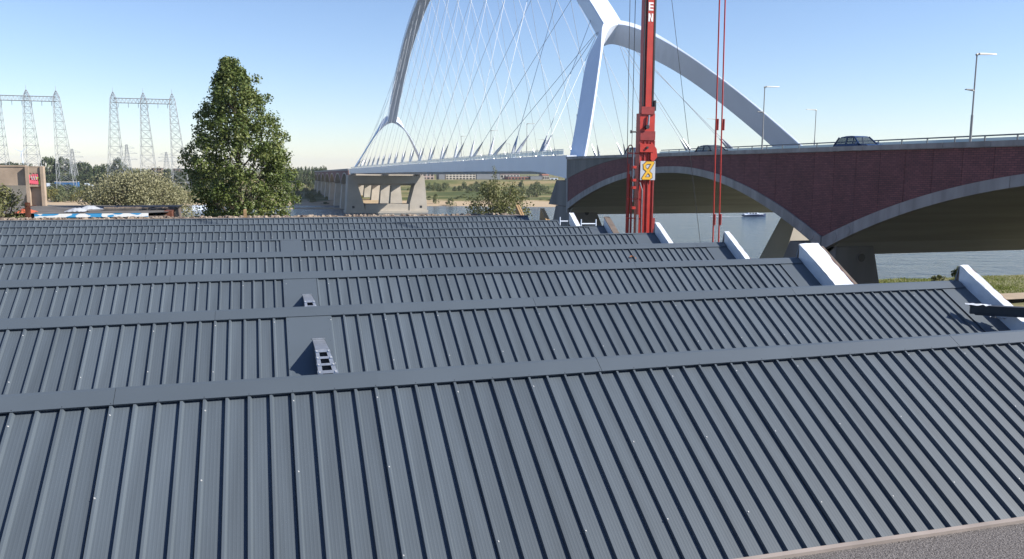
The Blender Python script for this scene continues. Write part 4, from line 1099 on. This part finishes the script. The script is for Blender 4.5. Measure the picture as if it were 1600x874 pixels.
# ------------------------------------------------------------------ far buildings, containers, vehicles
def gpt(px, py):
    d = cF + cR*((px-800)/F_PX) - cU*((py-437)/F_PX); t = 380.0
    while t < 1500:
        p = d*t
        if p.z <= far_z(p.x, p.y)+0.05: break
        t += 3
    return p, t/F_PX
def fbuild(x0, x1, ytop, ybase, label, wall, rows=0, cols=0, roof=None, dep=14, wm='glass', Yoff=0):
    xm = (x0+x1)/2; Y = 890+Yoff-0.22*60
    p = at(xm, ybase, Y); s = p.dot(cF)/F_PX
    W = (x1-x0)*s/0.96; H = (ybase-ytop)*s
    zb = far_z(p.x, Y)-0.3
    z0 = p.z
    e = empty('far_building', label, 'building', (p.x, Y, zb), 0)
    dz = z0-zb; H2 = H+dz
    MB().box(-W/2,W/2,0,dep,0,H2).build('wall', wall, e)
    if roof:
        MB().prism_x([(-0.4,H2+0.002),(dep+0.4,H2+0.002),(dep/2,H2+2.6)], -W/2-0.3, W/2+0.3).build('roof', roof, e)
    else:
        MB().box(-W/2-0.15,W/2+0.15,-0.15,dep+0.15,H2+0.002,H2+0.3).build('roof_edge', M['greyshed'], e)
    for rr in range(rows):
        for c in range(cols):
            cw = W/cols; ch = H/rows
            xx = -W/2+cw*(c+0.5); zz = dz+ch*(rr+0.5)
            MB().box(xx-cw*0.30,xx+cw*0.30,-0.12,0.02,zz-ch*0.28,zz+ch*0.26).build('window', M[wm], e)
fbuild(655,678,271.5,281,'pink and grey far block just right of the river pier', M['pinkish'], 2, 4)
fbuild(686,695,268.5,281.5,'tall dark grey far block under the bridge deck', M['greyshed'])
fbuild(697,743,270.5,281,'long pale far apartment block with three window rows under the bridge deck', M['cream'], 3, 9)
fbuild(745,781,271,279.5,'wide dark grey far shed under the bridge deck', M['greyshed'], 0, 0)
fbuild(782,812,272.5,279,'cream far house row behind the bush tip', M['cream'], 1, 6, M['roofred'], Yoff=15)
fbuild(794,830,276.5,281.5,'low red brick far building with dark windows', M['redbrick'], 1, 7)
fbuild(829,847,276,281.5,'low dark far shed right of the red brick building', M['greyshed'], Yoff=-3)
fbuild(848,858,274.5,281.5,'small pale far house with red roof near the near pier', M['cream'], 1, 3, M['roofred'])
fbuild(860,872,278.5,282,'small white far shed beside the near pier', M['white'], 1, 2)
def lbuild(px0, px1, yt, yb, Y, label, wall, rows, cols):
    a = at(px0, yb, Y); b = at(px1, yb, Y); zt = at(px0, yt, Y).z; W = b.x-a.x; zb = far_z(a.x, Y)
    e = empty('far_building', label, 'building', (a.x+W/2, Y, zb))
    MB().box(-W/2,W/2,0,18,0,zt-zb).build('wall', wall, e)
    MB().box(-W/2-.2,W/2+.2,-.2,18.2,zt-zb+0.002,zt-zb+0.4).build('roof_edge', M['greyshed'], e)
    H = zt-a.z
    for r_ in range(rows):
        for c in range(cols):
            cw = W/cols; ch = H/rows; xx = -W/2+cw*(c+.5); zz = (a.z-zb)+ch*(r_+.5)
            MB().box(xx-cw*.3,xx+cw*.3,-.12,.02,zz-ch*.25,zz+ch*.25).build('window', M['glass'], e)
lbuild(237, 253, 263, 275, 900, 'brown brick far apartment block beside the right portal', M['brownbrick'], 3, 4)
lbuild(270, 292, 264, 276, 940, 'grey-brown far apartment block just left of the poplar', M['brownbrick'], 3, 4)
def container(px0, px1, yt, yb, label, m):
    Y = 655; a = at(px0,yb,Y); b = at(px1,yb,Y); h = at(px0,yt,Y).z-a.z; W = b.x-a.x
    zb = a.z
    e = empty('container', label, 'container', (a.x+W/2,Y,zb), 0, 'containers on the far bank')
    MB().box(-W/2,W/2,0,3,0,h).build('body', m, e)
    mb = MB()
    n = max(4, int(W/0.6))
    for k in range(n): xx = -W/2+W*(k+.5)/n; mb.box(xx-.12,xx+.12,-.08,-.002,.2,h-.2)
    stuff(mb.build('corrugation', m, e))
    MB().box(-W/2,W/2,-.1,3.1,h+.002,h+.35).build('roof_edge', M['cream'], e)
    MB().box(-W/2,W/2,-.3,3.3,-3.5,-.002).build('gravel_base', M['felt'], e)
container(85,106,284.5,292.5,'blue container, left of the pair on the far bank', M['blue'])
container(107,123,284.5,292.5,'blue container, right of the pair on the far bank', M['blue'])
container(68,76,287,293,'small grey cabin left of the blue containers', M['greyshed'])
container(170,178,285.5,292,'pale cabin below the second pylon portal', M['cream'])
def van(px, py, Y, label, m):
    p = at(px, py, Y)
    e = empty('van', label, 'van', p, 0, None)
    MB().prism_y([(-3.0,0.5),(2.9,0.5),(3.0,1.3),(2.2,1.5),(1.4,2.6),(-3.0,2.7)], -1, 1).build('body', m, e)
    MB().add([(2.22,-1.01,1.5),(1.45,-1.01,2.5),(0.6,-1.01,2.5),(0.6,-1.01,1.5)], [(0,1,2,3)]).build('side_window', M['glass'], e)
    MB().add([(2.25,-.9,1.53),(1.48,-.9,2.56),(1.48,.9,2.56),(2.25,.9,1.53)], [(0,3,2,1)]).build('windscreen', M['glass'], e)
    for x in (-2,2):
        for y in (-.95,.95): MB().tube((x,y-.1,.4),(x,y+.1,.4),.4,.4,12).build('wheel', M['rubber'], e)
    MB().box(-3.2,3.2,-1.2,1.2,-3,0).build('gravel_base', M['felt'], e)
van(140, 292.5, 655, 'white van on the far bank right of the blue containers', M['white'])
van(81, 292.5, 650, 'white van on the far bank left of the blue containers', M['white'])

# ------------------------------------------------------------------ boats
def boat(label, loc, rz, L_, H, hull_m):
    e = empty('boat', label, 'boat', loc, rz)
    W = L_*0.15; st_ = [(-0.5,0.80,0.06),(-0.3,1.0,0.07),(0.1,1.0,0.075),(0.35,0.7,0.085),(0.5,0.04,0.11)]
    secs = []
    for t, wv, fz in st_:
        z = fz*L_; w2 = W*wv
        secs.append([(t*L_,-w2,z),(t*L_-0.0,-w2*0.75,-0.3),(t*L_,w2*0.75,-0.3),(t*L_,w2,z)])
    MB().loft(secs).build('hull', hull_m, e)
    MB().loft([[(-0.46*L_,-W*.75,L_*.062),(-0.46*L_,W*.75,L_*.062),(-0.46*L_,W*.7,L_*.062+.5),(-0.46*L_,-W*.7,L_*.062+.5)],[(0.40*L_,-W*.3,L_*.088),(0.40*L_,W*.3,L_*.088),(0.38*L_,W*.25,L_*.088+.25),(0.38*L_,-W*.25,L_*.088+.25)]]).build('deck_house', M['white'], e)
    c0, c1 = -0.30*L_, 0.16*L_; zc = L_*.062+.3
    MB().loft([[(c0,-W*.68,zc),(c0,W*.68,zc),(c0,W*.6,zc+H),(c0,-W*.6,zc+H)],[(c1+0.06*L_,-W*.6,zc),(c1+0.06*L_,W*.6,zc),(c1-0.04*L_,W*.5,zc+H),(c1-0.04*L_,-W*.5,zc+H)]]).build('cabin', M['white'], e)
    for k in range(3):
        x0 = c0+0.06*L_+k*0.12*L_
        MB().box(x0,x0+0.08*L_,-W*.665,-W*.6,zc+H*.35,zc+H*.78).build('cabin_window', M['glass'], e)
    mb = MB()
    for k in range(5): mb.tube((0.1*L_+k*0.08*L_,-W*(0.9-k*.15),L_*.075),(0.1*L_+k*0.08*L_,-W*(0.9-k*.15),L_*.075+.7),0.03,0.03,4)
    mb.build('deck_rail', M['rail'], e)
    MB().tube((-0.46*L_,0,L_*.07),(-0.5*L_,0,L_*.07+1.6),0.05,0.05,5).build('flag_staff', M['rust'], e)
boat('white cabin cruiser with navy hull on the river under the near arch', (198,304.0,WZ-0.05), -0.17, 10.2, 0.75, M['hullblue'])
boat('white motor yacht moored left of the poplar', (-28,365,WZ+0.3), PI+0.1, 13.5, 2.1, M['white'])
# wake
stuff(tag(MB().grid(30, 3, lambda u, v: (192-14*u, 303.1+2.3*u+(v-.5)*(1.6+2.5*u), WZ+0.02+0.05*abs(nz(u*30,v*6)))).build('wake', mat('foam', (0.6,0.62,0.62), 0.6, col2=(0.1,0.13,0.15), vscale=0.8)), 'pale foam wake behind the cabin cruiser', 'wake'))

# ------------------------------------------------------------------ old quay: wall with graffiti, shed, tarps
YW = 72.0
def wpt(px, py, Y=YW): return at(px, py, Y)
A = wpt(0,261); B_ = wpt(38,261); C_ = wpt(66,262)
ow = empty('concrete_wall', 'tan concrete wall end with pink graffiti at the left edge', 'wall', (C_.x,YW,-12))
OP = Vector((C_.x,YW,-12))
def OB(mb, n, m, par=None): o = mb.build(n, m, par or ow); o.location = -OP if par is None else (0,0,0); return o
xL = wpt(-120,262).x; x38 = wpt(38,262).x; x48 = wpt(44,262).x; x62 = wpt(62,262).x; x67 = wpt(67,262).x
zt = 0.0
z292 = wpt(38,290).z; zb_ = wpt(60,327).z
OB(MB().box(xL, x38, YW+0.30, YW+0.7, z292, zt-0.02), 'wall_panel', M['oldconc'])
OB(MB().box(xL, x38+0.2, YW+1.9, YW+2.3, -12, z292), 'wall_panel', M['concdark'])
OB(MB().box(xL, x38, YW+0.25, YW+0.8, zt-0.018, zt+0.10), 'coping', M['oldconc'])
# end block: sloped buttress, recessed graffiti panel, right pilaster
OB(MB().prism_x([(YW-0.0,zt+0.02),(YW+0.62,zt+0.02),(YW+0.62,-12),(YW-0.0,-12)], x38+0.02, x48), 'pilaster', M['oldconc'])
OB(MB().prism_y([(x38+0.018,z292-0.4),(x38+0.018,-12),(x38-2.4,-12),(wpt(30,325).x,zb_)], YW+0.3, YW+0.7), 'buttress', M['oldconc'])
pan = OB(MB().box(x48+0.002, x62-0.002, YW+0.08, YW+0.6, wpt(55,292).z, zt-0.02), 'recessed_panel', M['oldconc'])
OB(MB().box(x48+0.002, x62-0.002, YW+0.4, YW+0.6, -12, wpt(55,292).z-0.004), 'recessed_panel', M['oldconc'])
OB(MB().box(x62, x67, YW-0.02, YW+0.6, -12, zt+0.03), 'pilaster', M['oldconc'])
OB(MB().box(x48-0.01, x62+0.01, YW+0.06, YW+0.6, zt-0.018, zt+0.03), 'coping', M['oldconc'])
def gstroke(pts, wv, m, yo):
    mb = MB()
    for a, b in zip(pts[:-1], pts[1:]):
        pa = at(a[0],a[1],YW+0.08); pb = at(b[0],b[1],YW+0.08)
        d = (pb-pa); d.y = 0; d.normalize(); n = Vector((-d.z,0,d.x))*wv/2
        mb.add([Vector((q.x,YW+0.08-yo,q.z)) for q in (pa-n-d*wv*.3,pb-n+d*wv*.3,pb+n+d*wv*.3,pa+n-d*wv*.3)], [(0,1,2,3)])
    o = mb.build('graffiti', m, ow); o.location = -OP
for k in range(5):
    x0 = 46.2+k*3.1
    gstroke([(x0,274),(x0+1.0,288.5),(x0+1.6,279),(x0+2.6,288)], 0.075, M['pink'], 0.004+0.001*k)
gstroke([(47,284),(61,286)], 0.26, M['pink'], 0.010)
for k in range(3):
    gstroke([(51.5+k*3.2,272.5),(53+k*3.2,279)], 0.09, M['pink'], 0.011+k*.001)
    gstroke([(46.5+k*5,270.5),(49+k*5,272)], 0.035, M['black'], 0.014+k*.001)
    gstroke([(49.5+k*3.4,276),(50.6+k*3.4,281)], 0.04, M['letter'], 0.018+k*.001)
gstroke([(57,279),(60,277.5)], 0.06, M['lime'], 0.022); gstroke([(61.2,281),(61.8,288)], 0.08, M['lime'], 0.023)
# shed with flat felt roof and painted fascia
YS_ = 60.0
sx0 = at(36,340,YS_).x; sx1 = at(232,336,YS_).x; sx2 = at(266,330,YS_).x
shed = empty('old_shed', 'low flat-roofed shed with blue and white painted edge behind the roof at left', 'shed', ((sx0+sx1)/2,YS_,-12))
SPt = Vector(((sx0+sx1)/2,YS_,-12))
def SB(mb, n, m): o = mb.build(n, m, shed); o.location = -SPt; return o
zr = at(140,332.5,YS_).z
SB(MB().box(sx0-3, sx2-0.4, YS_+0.06, YS_+11.8, -12, zr-0.25), 'wall', M['darkwood'])
SB(MB().grid(20, 12, lambda u, v: (sx0-3.2+(sx2-0.2-sx0+3.2)*u, YS_+0.02+11.9*v, zr-0.03+0.05*nz(u*9,v*9,0.7)+0.0*v)), 'roof_felt', M['felt'])
bw = mat('blue_white_paint', (0.04,0.28,0.55), 0.7, col2=(0.78,0.78,0.76), vscale=1.5, stretch=(0.7,1,1.5), detail=1)
bw.node_tree.nodes['Color Ramp'].color_ramp.elements[0].position = 0.49; bw.node_tree.nodes['Color Ramp'].color_ramp.elements[1].position = 0.51
k = 0; x = at(54,338,YS_).x
while x < sx1-0.3:
    SB(MB().box(x+0.004, min(x+1.6,sx1)-0.004, YS_-0.06, YS_+0.0, zr-0.30, zr-0.06), 'fascia_board', bw); x += 1.6
# raised dark open bay at the right end
bx0 = at(163,330,YS_+3).x; zr2 = at(200,326,YS_+3).z
SB(MB().box(bx0, sx2, YS_+3, YS_+8, zr2-0.10, zr2), 'bay_roof', M['felt'])
SB(MB().box(sx2-0.55, sx2-0.05, YS_+1.4, YS_+3.0, zr-0.9, zr2-0.102), 'bay_post', M['rust'])
SB(MB().box(bx0, sx2-0.6, YS_+7.2, YS_+7.4, zr, zr2-0.11), 'bay_back', M['darksteel'])
rb = MB(); r = random.Random(5)
for k in range(60):
    c = Vector((r.uniform(bx0,sx2), YS_+3+r.uniform(0,0.8), zr2)); s = r.uniform(0.04,0.12)
    rb.box(c.x-s*1.6,c.x+s*1.6,c.y-s,c.y+s,c.z,c.z+s*0.8)
q = stuff(SB(rb, 'straw_debris', M['rubble']))
pl_ = at(43,330,YS_-1.5)
e = empty('steel_post', 'rusty steel post at the left end of the shed', 'post', (pl_.x,YS_-1.5,-12)); zt_ = at(43,317,YS_-1.5).z+12
MB().box(-0.13,0.13,-0.02,0.0,0,zt_).box(-0.13,0.13,0.2,0.22,0,zt_).box(-0.012,0.012,0,0.2,0,zt_).build('column', M['rust'], e)
MB().tube((-0.05,0.1,zt_-0.25),(0.5,0.1,zt_-0.18),0.03,0.02,5).build('hook', M['rust'], e)
def tarp(px0, px1, py0, py1, Y, label, m, seed):
    a = at(px0,py1,Y); b = at(px1,py1,Y); h = at(px0,py0,Y).z-a.z
    e = MB().grid(18, 8, lambda u, v: (a.x+(b.x-a.x)*u, Y+2.2*v, a.z+0.03+h*(0.55+0.45*math.sin(3.1*u+seed))*math.sin(math.pi*min(1,max(0,v*0.9+0.05)))*math.sin(math.pi*(0.08+0.84*u))**0.6+0.05*nz(u*12+seed,v*7,0.8))).build('tarpaulin', m, None, True)
    tag(e, label, 'tarpaulin')
tarp(100, 132, 327, 332.5, YS_+1.2, 'grey tarpaulin heap nearer the painted shed edge', M['tarp'], 0.3)
tarp(124, 158, 322.5, 329, YS_+5, 'pale blue-grey tarpaulin heap farther back on the shed roof', M['tarp'], 1.1)
tarp(22, 50, 327, 335, YS_+0.3, 'orange tarpaulin at the left end of the shed roof', M['orangetarp'], 0.7)
# rubble-topped old wall along the far edge of the hall
wl_ = empty('rubble_wall', 'crumbling old wall top with pale rubble along the far roof edge', 'wall', (-2,45.4,-12))
q = MB().box(-17,13.9,45.0,45.8,-12,ZR+0.02).build('masonry', M['rubble'], wl_); q.location = (2,-45.4,12)
rb = MB(); r = random.Random(8)
for k in range(520):
    X = r.uniform(-16.8,13.8); s = r.uniform(0.03,0.10); y = r.uniform(45.05,45.7); z = ZR+0.02
    a = r.uniform(0,3.1); ca, sa = math.cos(a)*s*1.5, math.sin(a)*s*1.5
    rb.add([(X-ca,y-sa,z),(X+sa,y-ca,z),(X+ca,y+sa,z),(X-sa,y+ca,z),(X-ca*.5,y-sa*.6,z+s),(X+sa*.7,y-ca*.5,z+s*.8),(X+ca*.6,y+sa*.5,z+s*1.1),(X-sa*.5,y+ca*.7,z+s*.9)], [(4,5,6,7),(0,1,5,4),(1,2,6,5),(2,3,7,6),(3,0,4,7)])
q = stuff(rb.build('rubble', M['rubble'], wl_)); q.location = (2,-45.4,12)
st2 = at(383,333,45.4)
e = empty('timber_stake', 'short timber stake sticking up at the far roof edge below the poplar', 'stake', (st2.x,45.4,ZR)); MB().box(-0.08,0.08,-0.05,0.05,-0.3,0.40).loft([[(-0.08,-0.05,0.4),(0.08,-0.05,0.4),(0.08,0.05,0.4),(-0.08,0.05,0.4)],[(-0.05,-0.03,0.44),(0.06,-0.03,0.46),(0.06,0.03,0.46),(-0.05,0.03,0.44)]]).build('post', M['wood'], e)
# a dead leaf on the fourth slope
lf = at(987,400,25.35)
e = MB().add([(-0.10,0,0.0),(0,-0.05,0.05),(0.12,0,0.02),(0,0.06,0.06),(0.16,-0.02,-0.08),(0.2,0.02,-0.06)], [(0,1,2,3),(2,4,5)]).build('dry_leaf', mat('dry_leaf_brown', (0.28,0.10,0.04), 0.8))
e.location = (lf.x, 25.35, ZR-(26.0-25.35)*TN+0.05); tag(e, 'small dry brown leaf lying on the fourth roof slope', 'leaf')

# ------------------------------------------------------------------ air
hm = bpy.data.materials.new('haze_air'); hm.use_nodes = True
hn = hm.node_tree.nodes; hn.remove(hn['Principled BSDF'])
pv = hn.new('ShaderNodeVolumePrincipled'); pv.inputs['Color'].default_value = (0.86,0.92,1.0,1); pv.inputs['Density'].default_value = 0.00008
pv.inputs['Anisotropy'].default_value = 0.2
hm.node_tree.links.new(pv.outputs[0], hn['Material Output'].inputs['Volume'])
stuff(tag(MB().box(-7500,7500,-300,7300,-23,72).build('haze', hm), 'thin pale haze over the river and far bank', 'haze'))
